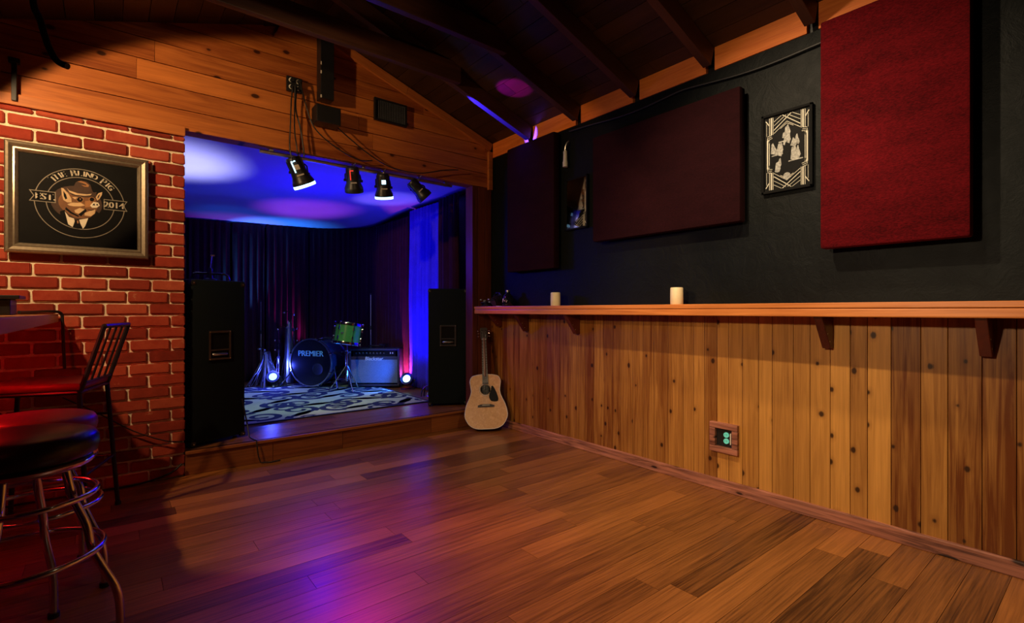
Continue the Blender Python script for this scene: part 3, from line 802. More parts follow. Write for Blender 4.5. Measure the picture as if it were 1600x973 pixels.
SIGN_ART = {
    'glow': (1,[(-0.1,0.027),(-0.065,0.079),(0.072,0.116),(0.113,0.053),(0.117,0.004),(0.096,-0.063),(0.051,-0.133),(-0.042,-0.148),(-0.096,-0.066),(-0.112,-0.016)]),
    'jacketL': (0,[(-0.098,-0.061),(-0.077,-0.048),(-0.049,-0.112),(-0.014,-0.161),(-0.065,-0.146),(-0.096,-0.107)]),
    'jacketR': (0,[(0.031,-0.087),(0.072,-0.039),(0.113,-0.072),(0.084,-0.119),(0.014,-0.157),(0.006,-0.156)]),
    'face': (2,[(-0.065,0.001),(-0.049,0.034),(-0.01,0.051),(0.039,0.05),(0.072,0.041),(0.072,0.02),(0.086,0.0),(0.076,-0.023),(0.065,-0.056),(0.043,-0.081),(0.006,-0.093),(-0.03,-0.092),(-0.061,-0.072),(-0.077,-0.042),(-0.078,-0.017)]),
    'earL': (4,[(-0.093,0.083),(-0.083,0.082),(-0.061,0.054),(-0.046,0.024),(-0.045,0.001),(-0.065,-0.002),(-0.083,0.011),(-0.09,0.044)]),
    'earLi': (0,[(-0.083,0.066),(-0.071,0.047),(-0.065,0.022),(-0.073,0.015),(-0.081,0.035)]),
    'earR': (4,[(0.101,0.086),(0.082,0.076),(0.069,0.049),(0.077,0.028),(0.089,0.044),(0.099,0.067)]),
    'earRi': (1,[(0.091,0.072),(0.081,0.061),(0.077,0.045),(0.082,0.043)]),
    'hat': (1,[(-0.04,0.06),(-0.034,0.105),(-0.024,0.13),(-0.002,0.143),(0.026,0.14),(0.043,0.123),(0.051,0.092),(0.058,0.069),(0.039,0.059),(-0.002,0.058)]),
    'hath': (3,[(-0.018,0.134),(-0.002,0.139),(0.02,0.135),(0.037,0.12),(0.034,0.108),(0.014,0.107),(0.0,0.116),(0.022,0.114),(0.026,0.12),(0.006,0.128)]),
    'brimd': (1,[(-0.07,0.088),(-0.049,0.076),(-0.014,0.065),(0.031,0.065),(0.074,0.082),(0.069,0.062),(0.039,0.043),(-0.002,0.037),(-0.042,0.045),(-0.065,0.066)]),
    'brim': (4,[(-0.068,0.088),(-0.057,0.073),(-0.018,0.061),(0.026,0.061),(0.051,0.068),(0.043,0.057),(0.014,0.05),(-0.026,0.05),(-0.055,0.062)]),
    'brow': (4,[(-0.042,0.033),(-0.018,0.039),(0.014,0.037),(-0.01,0.03),(-0.03,0.022)]),
    'cheek': (4,[(-0.065,-0.012),(-0.042,0.0),(-0.002,0.004),(0.018,-0.009),(-0.002,-0.018),(-0.034,-0.022),(-0.057,-0.02)]),
    'cheekb': (4,[(-0.032,-0.046),(-0.006,-0.028),(0.019,-0.036),(0.006,-0.048),(-0.01,-0.067),(-0.028,-0.06)]),
    'chin': (4,[(0.016,-0.057),(0.043,-0.04),(0.068,-0.026),(0.064,-0.055),(0.045,-0.074),(0.016,-0.073)]),
    'muzzle': (3,[(0.018,0.018),(0.043,0.024),(0.051,0.006),(0.043,-0.016),(0.018,-0.022)]),
    'jaw': (0,[(-0.075,-0.045),(-0.049,-0.068),(-0.014,-0.085),(-0.01,-0.079),(-0.045,-0.058),(-0.071,-0.031)]),
    'pipe': (0,[(-0.014,-0.069),(0.02,-0.031),(0.027,-0.042),(-0.001,-0.08)]),
    'mouth': (0,[(0.018,-0.03),(0.047,-0.035),(0.074,-0.023),(0.047,-0.04)]),
    'snout': (5,[(0.042,-0.007),(0.058,0.018),(0.081,0.017),(0.089,-0.001),(0.074,-0.017),(0.051,-0.02)]),
    'nosA': (0,[(0.052,-0.004),(0.062,0.01),(0.067,-0.004)]),
    'nosB': (0,[(0.069,-0.001),(0.078,0.01),(0.082,-0.003)]),
    'lensA': (0,[(-0.021,0.023),(-0.014,0.037),(-0.001,0.039),(0.008,0.027),(0.0,0.011),(-0.014,0.009)]),
    'lensB': (0,[(0.04,0.031),(0.046,0.044),(0.057,0.044),(0.063,0.034),(0.056,0.021),(0.045,0.02)]),
    'lensAh': (3,[(-0.01,0.03),(-0.001,0.031),(-0.004,0.02)]),
    'shirtL': (5,[(-0.076,-0.058),(-0.057,-0.09),(-0.034,-0.097),(-0.03,-0.113),(-0.04,-0.151),(-0.061,-0.135)]),
    'shirtR': (5,[(-0.012,-0.103),(0.033,-0.088),(0.02,-0.136),(0.008,-0.157),(-0.004,-0.126)]),
    'tie': (0,[(-0.03,-0.105),(-0.01,-0.1),(0.0,-0.149),(-0.016,-0.159),(-0.032,-0.134)]),
    'tieH': (3,[(-0.021,-0.109),(-0.014,-0.108),(-0.012,-0.124),(-0.018,-0.127)]),
}
m = MB(); zz = .0091
# soft brown disc behind the head, then the head in flat shapes
for k, rr in enumerate((.105, .09, .075)):
    m.prism([(-.02 + rr * 1.15 * math.cos(2 * PI * i / 24), .0 + rr * math.sin(2 * PI * i / 24)) for i in range(24)], .0090, .0091 + .0001 * k, M['brown1'] if k < 2 else M['brown2'], X=XB_)
zz = .0094
for nm, (ci, poly) in SIGN_ART.items():
    if nm == 'glow': continue
    m.prism(poly, .0090, zz, (M['brown0'], M['brown1'], M['brown2'], M['brown3'], M['brown4'], M['white_print'])[ci], X=XB_); zz += .00008
for cx_, cy_, r_ in ((-.006, .024, .017), (.051, .032, .014)):
    for i in range(20):
        a, b = 2 * PI * i / 20, 2 * PI * (i + 1) / 20
        m.prism([(cx_ + math.cos(q) * rr, cy_ + math.sin(q) * rr) for q, rr in ((a, r_ - .0015), (a, r_ + .0015), (b, r_ + .0015), (b, r_ - .0015))], .0090, zz, M['brown3'], X=XB_)
m.build('pig_emblem', parent=pn)
m = MB(); m.box((0, 0, .0150), (w - .118, h - .118, .002), M['glass'], X=XB_); m.build('glass_pane', parent=sg)

# ------------------------------------------------------------------ rug on the stage
ZS = 0.1702
rg = MB()
rx0, rx1, ry0, ry1 = 0.62, 2.69, 4.72, 7.0
rg.box(((rx0 + rx1) / 2, (ry0 + ry1) / 2, ZS + .004), (rx1 - rx0, ry1 - ry0, .008), M['carpet'])
zt = ZS + .0082
def ribbon(m, pts, w, z):
    n = len(pts); L = []; Rr = []
    for i in range(n):
        t_ = Vector(pts[min(i + 1, n - 1)]) - Vector(pts[max(i - 1, 0)])
        nn = Vector((-t_.y, t_.x)).normalized() * (w[i] / 2)
        L.append(Vector(pts[i]) + nn); Rr.append(Vector(pts[i]) - nn)
    vs = [(p.x, p.y, z) for p in L] + [(p.x, p.y, z) for p in Rr]
    fs = [(i, i + 1, n + i + 1, n + i) for i in range(n - 1)]
    m.raw(vs, [tuple(reversed(f)) for f in fs], M['carpet_dark'])
def scroll(m, cx_, cy_, s, rot, mir, z):
    """an S of two spirals joined by a stem, with leaf ends"""
    def loc(x, y):
        y *= mir; return (cx_ + (x * math.cos(rot) - y * math.sin(rot)) * s, cy_ + (x * math.sin(rot) + y * math.cos(rot)) * s)
    ins = lambda p: rx0 + .04 < p[0] < rx1 - .04 and ry0 + .04 < p[1] < ry1 - .04
    for sgn in (1, -1):
        pts = []; w = []
        for i in range(46):
            f = i / 45; a = -PI / 2 + f * 2.35 * PI
            r_ = .30 * (1 - f) ** .8 + .05
            pts.append(loc(sgn * (0.30 * 1 + r_ * math.cos(a) * 1.0 + .0), sgn * (.35 - 0.05 + r_ * math.sin(a))))
            w.append((.165 * (1 - f * .62) + (.10 if f > .9 else 0)) * s)
        seg = []; sw = []
        for p, q in zip(pts, w):
            if ins(p): seg.append(p); sw.append(q)
            else:
                if len(seg) > 2: ribbon(m, seg, sw, z)
                seg = []; sw = []
        if len(seg) > 2: ribbon(m, seg, sw, z)
        pts = [loc(sgn * (.30 - .62 * f), sgn * (-.05 + .06 * math.sin(f * PI))) for f in [k / 12 for k in range(13)]]
        if all(ins(p) for p in pts): ribbon(m, pts, [.20 * s * math.sin(PI * (.1 + .85 * k / 12)) for k in range(13)], z + .0003)
rr_ = random.Random(8); kk = 0
for j in range(6):
    for i in range(4):
        scroll(rg, rx0 + .28 + i * .53 + (.26 if j % 2 else 0), ry0 + .2 + j * .40, .48 + rr_.uniform(-.03, .05), rr_.choice([0.2, .5, -.2, 2.9]) + rr_.uniform(-.3, .3), rr_.choice([1, -1]), zt + .00012 * kk); kk += 1
for a, b, c_, d in ((rx0 + .012, 0, .024, 1), (rx1 - .012, 0, .024, 1)):
    rg.box((a, (ry0 + ry1) / 2, ZS + .0045), (c_, ry1 - ry0, .0085), M['carpet_dark'])
for b in (ry0 + .015, ry1 - .015): rg.box(((rx0 + rx1) / 2, b, ZS + .0045), (rx1 - rx0 + .001, .03, .0086), M['carpet_dark'])
tag(rg.build('rug'), 'cream rug with dark swirling scrolls lying on the stage', 'rug')

# ------------------------------------------------------------------ loudspeakers
def speaker(label, loc, rz, w, d, h):
    t = thing('loudspeaker', label, 'loudspeaker', loc, rz, group='loudspeakers on the stage front')
    # local front (towards the room) is -y, origin at the front edge middle of the base
    m = MB(); m.box((0, d / 2, h / 2 + .012), (w, d, h - .024), M['cab_black'], bev=.012); m.build('cabinet', parent=t, smooth=40)
    for sx in (-1, 1):
        for sy in (0, 1):
            for sz in (0, 1):
                if sy == 1 and sz == 0: continue
                m = MB()
                m.box((sx * (w / 2 - .016), .016 - .001 if sy == 0 else d - .016 + .001, .026 if sz == 0 else h - .012 - .014), (.038, .038, .036), M['black'], bev=.010)
                m.cyl((sx * (w / 2 - .016), -.006 if sy == 0 else d + .006, .026 if sz == 0 else h - .026), (sx * (w / 2 - .016), .0 if sy == 0 else d, .026 if sz == 0 else h - .026), .005, M['steel'], n=8)
                m.build('corner_protector', parent=t, smooth=40)
    hx, hz, hw, hh = (-.0, h * .60, .15, .20)
    for fw_, a, b, c_, e in ((.0, hx, hz + hh / 2, hw, .014), (0, hx, hz - hh / 2, hw, .014), (0, hx - hw / 2, hz, .014, hh), (0, hx + hw / 2, hz, .014, hh)):
        pass
    m = MB()
    for a, b, c_, e in ((hx, hz + hh / 2, hw + .016, .016), (hx, hz - hh / 2, hw + .016, .016), (hx - hw / 2, hz, .016, hh - .01), (hx + hw / 2, hz, .016, hh - .01), (hx, hz - hh * .17, hw, .012)):
        m.box((a, -.006, b), (c_, .012, e), M['dark_steel'], bev=.002)
    m.box((hx, -.0012, hz), (hw, .002, hh), M['print'])
    hp = m.build('handle_plate', parent=t)
    m = MB(); m.tube([(hx - .05, -.004, hz - hh * .34), (hx - .04, -.014, hz - hh * .33), (hx + .04, -.014, hz - hh * .33), (hx + .05, -.004, hz - hh * .34)], .011, M['steel'], n=8); m.build('grip', parent=hp, smooth=40)
    for sx in (-1, 1):
        for sz in (-1, 1):
            m = MB(); m.cyl((hx + sx * (hw / 2), -.0145, hz + sz * (hh / 2)), (hx + sx * hw / 2, -.0115, hz + sz * hh / 2), .004, M['steel'], n=8); m.build('screw', parent=hp)
    for k, (sx, sy) in enumerate(((-1, 0), (1, 0), (-1, 1), (1, 1))):
        m = MB(); m.cyl((sx * (w / 2 - .05), .05 if sy == 0 else d - .05, 0), (sx * (w / 2 - .05), .05 if sy == 0 else d - .05, .013), .016, M['black'], n=12); m.build('foot', parent=t)
    m = MB(); m.box((0, d + .002, h / 2), (w - .06, .004, h - .08), M['black_metal']); m.build('grille', parent=t)
    return t
s1 = speaker('tall black loudspeaker cabinet on the stage edge beside the brick wall', (.640, 4.255, ZS), R(22), .40, .36, 1.205)
s2 = speaker('tall black loudspeaker cabinet on the stage beside the wooden jamb and guitar', (2.71, 4.40, ZS), R(-30), .40, .34, 1.205)

# clamp and coil on the left loudspeaker
cl = thing('microphone_clamp', 'small clamp stand with bent blue-lit bar on top of the brick-side loudspeaker', 'clamp', (.60, 4.40, ZS + 1.2062), R(10))
m = MB(); m.tube([(-.13, 0, .008), (-.11, 0, .05), (-.09, 0, .055), (.10, 0, .055), (.125, 0, .04), (.135, 0, .008)], .008, M['black_metal'], n=8); m.build('bent_bar', parent=cl, smooth=40)
m = MB(); m.lathe([(0, 0), (.045, 0), (.045, .012), (.02, .02), (.012, .06), (.016, .07), (.016, .09), (.008, .1), (0, .1)], M['dark_steel'], n=16); m.build('clamp_body', parent=cl, smooth=40)
m = MB(); m.tube([(0, 0, .09), (.005, 0, .13), (.012, 0, .19)], .004, M['steel'], n=6); m.box((.016, 0, .195), (.03, .012, .012), M['steel'], bev=.003); m.build('thin_rod', parent=cl)
m = MB(); m.tube([(.80, 4.30, ZS + .3), (.835, 4.30, ZS + .1), (.84, 4.25, ZS + .012), (.845, 4.18, ZS + .008), (.86, D - .02, ZS + .007), (.862, D - .03, .14), (.87, D - .04, .06), (.885, D - .04, .012), (.95, D - .06, .008), (1.02, D - .05, .008)], .005, M['cable'], n=6)
tag(m.build('speaker_cable'), 'thin black cable falling over the stage step from the brick-side loudspeaker', 'cable')

# ------------------------------------------------------------------ drums
def head_drum(t, rad, dep, shell, front, m_hoop, nl, front_name, back=True, lugl=None):
    """drum along local z; z=0 is the front face"""
    m = MB(); m.lathe([(rad, -.012 - .0), (rad, -dep + .012)], shell, n=48); m.lathe([(rad - .006, -dep + .012), (rad - .006, -.012)], M['black'], n=48)
    m.build('shell', parent=t, smooth=40)
    m = MB(); m.lathe([(0, .0), (rad * .6, .001), (rad - .004, 0), (rad - .002, -.012)], front, n=48); hd = m.build(front_name, parent=t, smooth=40)
    if back:
        m = MB(); m.lathe([(rad - .002, -dep + .012), (rad - .004, -dep), (0, -dep)], M['white_head'], n=48); m.build('rear_head', parent=t, smooth=40)
    for z_ in (.004, -dep - .004):
        m = MB(); m.lathe([(rad - .002, z_ + .008), (rad + .012, z_ + .008), (rad + .014, z_ - .004), (rad + .012, z_ - .022 if z_ > 0 else z_ - .008), (rad - .002, z_ - .022 if z_ > 0 else z_ - .008)] if z_ > 0 else [(rad - .002, z_ - .008), (rad + .012, z_ - .008), (rad + .014, z_ + .004), (rad + .012, z_ + .022), (rad - .002, z_ + .022)], m_hoop, n=48)
        m.build('hoop', parent=t, smooth=40)
    for k in range(nl):
        a = 2 * PI * (k + .5) / nl; c_, s_ = math.cos(a), math.sin(a)
        m = MB()
        X = Matrix.Rotation(a, 4, 'Z')
        for z_ in (-.075, -dep + .075) if dep > .32 else (-.06, -dep + .06):
            m.box((rad + .011, 0, z_), (.022, .018, .045), M['chrome'], X=X, bev=.004)
        m.tube([X @ Vector((rad + .018, 0, .012)), X @ Vector((rad + .018, 0, -dep - .012))], .0032, M['chrome'], n=6)
        for z_, e in ((.012, .026), (-dep - .012, -.026)):
            m.box((rad + .014, 0, z_ - e * .15), (.024, .018, .018), M['chrome'], X=X, bev=.003)
        m.build('tension_lug', parent=t, smooth=40)
    return hd
fw = Vector((.6284, .7779, 0)); rt = Vector((.7779, -.6284, 0)); up = Vector((0, 0, 1))
# bass drum: front disc looks back into the room
bd_r = .292
ba = R(14)
zx = (-fw * math.cos(ba) - rt * math.sin(ba))      # local z = towards viewer
xx = up.cross(zx).normalized()
bc = Vector((1.985, 6.50, ZS + .306 + .017))
bd = thing('bass_drum', 'big dark bass drum with lettered front head on the stage rug', 'drum')
bd.matrix_world = basis(xx, up, zx, bc)
hd = head_drum(bd, bd_r, .36, M['drum_shell'], M['drum_head'], M['steel'], 8, 'front_head')
m = MB(); put_text(m, 'PREMIER', .098, M['cyan_print'], Matrix.Translation((0.0, .115, .0018)), bold=.004)
m.build('head_lettering', parent=hd)
m = MB(); m.lathe([(0, .0015), (.062, .0015), (.070, .004), (.074, .0015)], M['black'], n=28, X=Matrix.Translation((.10, -.08, 0))); m.build('port_hole', parent=hd, smooth=40)
for sx in (-1, 1):
    m = MB()
    p0 = Vector((sx * (bd_r * .93), -.06, -.10)); p1 = Vector((sx * (bd_r + .13), -.300, .06))
    m.tube([p0, p1], .009, M['chrome'], n=8); m.tube([p1, p1 + (p1 - p0).normalized() * .006], .012, M['black'], n=8)
    m.box(tuple(p0), (.04, .03, .04), M['chrome'], bev=.006)
    m.build('spur_leg', parent=bd, smooth=40)
# tom on its stand
tm = thing('tom_drum', 'small green tom drum with blue-lit side on a chrome stand behind the amplifier', 'drum')
tc_ = Vector((2.265, 5.94, .985))
ta = (up * math.cos(R(10)) + (fw * .75 + rt * .66).normalized() * math.sin(R(10))).normalized()
tx = ta.cross(Vector((0, 1, 0))).normalized(); ty = ta.cross(tx)
tm.matrix_world = basis(tx, ty, ta, tc_)
hd = head_drum(tm, .150, .235, M['tom_shell'], M['white_head'], M['chrome'], 6, 'top_head')
m = MB()
q = tm.matrix_world.inverted() @ (tc_ - rt * .02 - fw * .150)
Xb = tm.matrix_world.inverted().to_3x3().to_4x4(); 
m.box(tuple(q + Vector((0, 0, -.10))), (.022, .022, .022), M['steel'], bev=.004); m.build('maker_badge', parent=tm)
ts = thing('tom_stand', 'chrome tripod stand holding up the green tom drum', 'stand', (2.225, 5.915, ZS + .013))
m = MB(); m.tube([(0, 0, .12), (0, 0, .50)], .013, M['chrome'], n=10); m.tube([(0, 0, .45), (0, 0, .555)], .009, M['chrome'], n=10); m.build('post', parent=ts, smooth=40)
m = MB(); m.lathe([(.013, .44), (.02, .445), (.02, .48), (.013, .485)], M['chrome'], n=14); m.tube([(.015, 0, .462), (.05, 0, .462)], .006, M['chrome'], n=8); m.build('clutch', parent=ts, smooth=40)
for k in range(3):
    a = k * 2 * PI / 3 + .5; c_, s_ = math.cos(a), math.sin(a)
    m = MB(); m.tube([(c_ * .012, s_ * .012, .30), (c_ * .13, s_ * .13, .12), (c_ * .21, s_ * .21, .012)], .007, M['chrome'], n=8); m.tube([(c_ * .012, s_ * .012, .14), (c_ * .11, s_ * .11, .148)], .005, M['chrome'], n=6)
    m.build('leg', parent=ts, smooth=40)

# bundle of chrome hardware stands left of the drum
def cymbal_stand(label, x, y, h, seed, rz):
    t = thing('cymbal_stand', label, 'stand', (x, y, ZS), rz, group='chrome stands left of the bass drum'); r3 = random.Random(seed)
    m = MB(); m.tube([(0, 0, .10), (0, 0, h * .62)], .014, M['chrome'], n=10); m.tube([(0, 0, h * .58), (0.01, 0, h)], .009, M['chrome'], n=8); m.build('tube', parent=t, smooth=40)
    for zz_ in (h * .6, h * .78):
        m = MB(); m.lathe([(.012, zz_ - .025), (.022, zz_ - .02), (.022, zz_ + .02), (.012, zz_ + .025)], M['chrome'], n=14)
        m.tube([(.018, 0, zz_), (.05, 0, zz_ + .01)], .006, M['chrome'], n=8); m.sphere((.056, 0, zz_ + .012), .014, M['chrome'], n=6); m.build('wing_clutch', parent=t, smooth=40)
    m = MB(); m.sphere((0.01, 0, h), .018, M['chrome'], n=7); m.tube([(0.01, 0, h), (-.08, .01, h + .05), (-.14, .01, h + .03)], .006, M['chrome'], n=8); m.lathe([(0, -.01), (.02, -.008), (.02, .008), (0, .012)], M['steel'], n=12, X=Matrix.Translation((-.14, .01, h + .03))); m.build('tilter', parent=t, smooth=40)
    for k in range(3):
        a = k * 2 * PI / 3 + r3.random(); c_, s_ = math.cos(a), math.sin(a); sp = r3.uniform(.15, .24)
        m = MB()
        for e in (-.012, .012):
            o_ = Vector((-s_ * e, c_ * e, 0))
            m.tube([Vector((c_ * .014, s_ * .014, .36)) + o_, Vector((c_ * sp * .6, s_ * sp * .6, .18)) + o_, Vector((c_ * sp, s_ * sp, .015)) + o_], .006, M['chrome'], n=6)
        m.sphere((c_ * sp, s_ * sp, .017), .017, M['black'], n=6)
        m.build('leg', parent=t, smooth=40)
    return t
cymbal_stand('tallest of the chrome stands, right beside the bass drum', 1.97, 7.20, .92, 1, .4)
cymbal_stand('shorter chrome stand in the middle of the cluster left of the drum', 1.79, 7.25, .72, 2, 2.2)
cymbal_stand('lowest chrome stand, outermost of the cluster near the brick-side loudspeaker', 1.58, 7.10, .46, 3, 1.0)
# shiny strips added over the stands for more sparkle
def sparkle(label, x, y, h, r0, r1, seed, n=26):
    r3 = random.Random(seed); m = MB()
    for i in range(n):
        a = r3.uniform(0, 2 * PI); h2 = h * r3.uniform(.75, 1.0); q0 = r0 * r3.uniform(.2, 1); q1 = r1 * r3.uniform(.5, 1.1)
        pts = [Vector((x + math.cos(a) * (q0 + (q1 - q0) * f ** 1.6), y + math.sin(a) * (q0 + (q1 - q0) * f ** 1.6), ZS + .01 + h2 * (1 - f) + .012 * math.sin(f * 13 + i))) for f in [k / 9 for k in range(10)]]
        wv = Vector((-math.sin(a), math.cos(a), .3)).normalized() * r3.uniform(.005, .011)
        vs = []
        for p in pts: vs += [tuple(p + wv), tuple(p - wv)]
        m.raw(vs, [(2 * k, 2 * k + 2, 2 * k + 3, 2 * k + 1) for k in range(9)], M['steel'])
    o = m.build('sparkle_strips'); sd = o.modifiers.new('s', 'SOLIDIFY'); sd.thickness = .001
    return tag(o, label, 'wrapping', kind='stuff')
sparkle('shiny strips added for sparkle around the low chrome stand', 1.585, 7.02, .44, .05, .24, 4, 64)
sparkle('shiny strips added for sparkle on the taller chrome stands', 1.90, 7.18, .84, .05, .10, 5, 40)

def mic_stand(label, x, y, h, z=0):
    t = thing('microphone_stand', label, 'microphone stand', (x, y, ZS + z), group='thin microphone stands at the back of the stage')
    m = MB(); m.lathe([(0, 0), (.12, 0), (.12, .008), (.03, .022), (.012, .03), (0, .03)], M['black_metal'], n=28); m.build('base', parent=t, smooth=40)
    m = MB(); m.tube([(0, 0, .03), (0, 0, h * .62)], .010, M['steel'], n=10); m.tube([(0, 0, h * .6), (0, 0, h)], .007, M['steel'], n=8); m.build('pole', parent=t, smooth=40)
    m = MB(); m.lathe([(.009, h * .6), (.017, h * .6 + .005), (.017, h * .6 + .045), (.009, h * .6 + .05)], M['black'], n=14); m.build('clutch', parent=t, smooth=40)
    m = MB(); m.lathe([(0, h - .004), (.012, h), (.012, h + .02), (0, h + .022)], M['black'], n=12); m.build('tip', parent=t)
    return t
mic_stand('thin microphone stand standing left of the chrome stands', 1.62, 7.47, 1.10)
mic_stand('thin microphone stand standing behind the guitar amplifier', 2.76, 6.46, 1.18, .0125)

# ------------------------------------------------------------------ guitar amplifier
aw, ah, ad = .64, .485, .25
am_ = thing('guitar_amplifier', 'blue-lit combo guitar amplifier with pale grille cloth on the rug beside the drum', 'amplifier')
az = -fw; ax = Vector((0, 0, 1)).cross(az).normalized() * 1.0
am_.matrix_world = basis(ax, -az, up, Vector((2.60, 5.99, ZS + .0135)))     # local x right as seen, y away, z up
m = MB()
for c_, d_ in (((0, ad / 2, ah - .012), (aw, ad, .024)), ((0, ad / 2, .024), (aw, ad, .024)), ((-aw / 2 + .012, ad / 2, ah / 2 + .006), (.024, ad, ah - .012)), ((aw / 2 - .012, ad / 2, ah / 2 + .006), (.024, ad, ah - .012)), ((0, ad - .012, ah / 2), (aw - .01, .02, ah - .04)), ((0, .03, ah - .125), (aw - .04, .03, .055))):
    m.box(c_, d_, M['amp_tolex'], bev=.006)
m.build('cabinet', parent=am_, smooth=40)
m = MB(); m.box((0, .022, (ah - .155) / 2 + .035), (aw - .05, .02, ah - .19), M['amp_cloth'], bev=.004); m.build('grille_cloth', parent=am_)
m = MB(); m.box((0, .026, ah - .060), (aw - .10, .016, .074), M['print'], bev=.003)
cp = m.build('control_panel', parent=am_)
for k in range(9):
    m = MB(); m.cyl((-.225 + k * .044, .018, ah - .058), (-.225 + k * .044, -.002, ah - .058), .012, M['dark_steel'], r2=.009, n=14)
    m.box((-.225 + k * .044, -.003, ah - .053), (.002, .002, .010), M['white_print']); m.build('knob', parent=cp, smooth=40)
for k in range(2):
    m = MB(); m.box((.205 + k * .028, .016, ah - .055), (.012, .012, .022), M['white_print'], bev=.003); m.build('switch', parent=cp)
m = MB(); put_text(m, 'Blackstar', .062, M['white_print'], Matrix.Translation((0, .0125, ah - .125)) @ Matrix.Rotation(PI / 2, 4, 'X'), shear=.15); m.build('cabinet_lettering', parent=am_)
m = MB(); m.tube([(-.10, ad / 2, ah + .001), (-.09, ad / 2, ah + .028), (.09, ad / 2, ah + .028), (.10, ad / 2, ah + .001)], .011, M['black'], n=8); m.build('carry_handle', parent=am_, smooth=40)
for sx in (-1, 1):
    for sz in (0, 1):
        m = MB(); m.box((sx * (aw / 2 - .014), .014, ah - .012 if sz else .026), (.036, .036, .034), M['black'], bev=.010); m.build('corner_protector', parent=am_)
    for sy in (0, 1):
        m = MB(); m.cyl((sx * (aw / 2 - .06), .05 + sy * .15, 0), (sx * (aw / 2 - .06), .05 + sy * .15, .013), .018, M['black'], n=12); m.build('foot', parent=am_)
m = MB(); pts = [(2.72 + .03 * math.sin(i * .5), 6.09 - i * .006, ZS + .50 + .030 + .02 * math.sin(i * .45) ** 2) for i in range(20)]
m.tube(pts, .005, M['cable'], n=6); tag(m.build('guitar_lead'), 'thin lead lying looped on top of the guitar amplifier', 'cable')

# ------------------------------------------------------------------ stage floor lamps
def floor_par(label, loc, target, lens):
    t = thing('stage_floor_lamp', label, 'stage lamp', loc, group='lit lamps on the stage floor')
    d = (Vector(target) - Vector(loc) - Vector((0, 0, .12))).normalized()
    Q = d.to_track_quat('Z', 'Y').to_matrix().to_4x4(); X = Matrix.Translation((0, 0, .12)) @ Q
    m = MB(); m.lathe([(0, -.075), (.05, -.07), (.068, -.03), (.072, .04), (.076, .05), (.076, .06), (.066, .06), (.064, .045)], M['black'], n=28, X=X); m.build('housing', parent=t, smooth=40)
    m = MB(); m.lathe([(0, .052), (.047, .05)], lens, n=24, X=X); m.lathe([(.047, .05), (.066, .049)], M['lens_dark'], n=24, X=X); m.build('lens', parent=t)
    sd = X.to_3x3() @ Vector((1, 0, 0)); sd.z = 0; sd.normalize()
    m = MB(); c0 = Vector((0, 0, .12))
    m.tube([c0 + sd * .078, Vector((0, 0, .012)) + sd * .085, Vector((0, 0, .006)) - sd * .085, c0 - sd * .078], .007, M['black_metal'], n=6)
    m.build('foot_bracket', parent=t, smooth=40)
    for s_ in (-1, 1):
        m = MB(); m.cyl(c0 + sd * s_ * .074, c0 + sd * s_ * .096, .012, M['black'], n=10); m.build('tilt_knob', parent=t)
    return t
floor_par('lit blue lamp on the stage floor among the chrome stands', (1.635, 6.86, ZS), (0.9, 5.2, 1.2), M['lens_blue'])
floor_par('lit pale blue lamp on the stage floor right of the amplifier', (2.88, 5.62, ZS), (2.25, 5.0, .75), M['lens_white'])
hc = thing('pedal_clamp', 'small chrome clamp and wingnuts on the stage floor beside the jamb-side loudspeaker', 'clamp', (2.80, 5.02, ZS))
m = MB(); m.tube([(-.06, 0, .01), (-.04, .02, .07), (0, .02, .11), (.05, .0, .13)], .007, M['chrome'], n=8); m.tube([(0, .02, .11), (-.02, .01, .01)], .007, M['chrome'], n=8); m.build('bent_arm', parent=hc, smooth=40)
m = MB(); m.lathe([(0, 0), (.04, 0), (.04, .01), (.015, .02), (.015, .05), (0, .055)], M['chrome'], n=16, X=Matrix.Translation((.03, -.02, 0))); m.build('round_base', parent=hc, smooth=40)
m = MB(); m.box((.06, .03, .02), (.05, .03, .04), M['clear'], bev=.006); m.build('plastic_block', parent=hc)

# ------------------------------------------------------------------ curtains
def curtain(label, path, z0, z1, mat, seed, pitch=.085, amp=.030, group='dark velvet curtains around the stage'):
    r3 = random.Random(seed); P = [Vector((*p, 0)) for p in path]
    L = [0]
    for a, b in zip(P[:-1], P[1:]): L.append(L[-1] + (b - a).length)
    n = int(L[-1] / .009); nz = 14; vs = []; fs = []
    ph = r3.random() * 6; sm = []
    for i in range(n + 1):
        d = L[-1] * i / n; k = 0
        while k < len(L) - 2 and L[k + 1] < d: k += 1
        t_ = (P[k + 1] - P[k]).normalized(); p = P[k] + t_ * (d - L[k]); nn = Vector((-t_.y, t_.x, 0))
        sm.append((p, nn, d))
    for j in range(nz + 1):
        f = j / nz
        for p, nn, d in sm:
            w = noise.noise(Vector((d * 2.3, f * .5, seed))) * 2.2
            a = amp * (.75 + .5 * noise.noise(Vector((d * 4, 3.3, seed)))) * (.55 + .45 * min(1, (1 - f) * 6))
            off = a * math.sin(2 * PI * d / pitch + ph + w) + .3 * a * math.sin(4.7 * PI * d / pitch + w * 2) + .012 * noise.noise(Vector((d * 3, f * 3, seed + 9)))
            q = p + nn * off; vs.append((q.x, q.y, z0 + (z1 - z0) * f))
    for j in range(nz):
        for i in range(n):
            a = j * (n + 1) + i; fs.append((a, a + 1, a + n + 2, a + n + 1))
    m = MB(); m.raw(vs, fs, mat)
    o = m.build('stage_curtain', smooth=80); sd = o.modifiers.new('thick', 'SOLIDIFY'); sd.thickness = .004
    return tag(o, label, 'curtain', group)
zc = ZS + .012
cmain = 3.03
def arc(n, a0, a1, cx_, cy_, r_): return [(cx_ + r_ * math.cos(a0 + (a1 - a0) * i / n), cy_ + r_ * math.sin(a0 + (a1 - a0) * i / n)) for i in range(n + 1)]
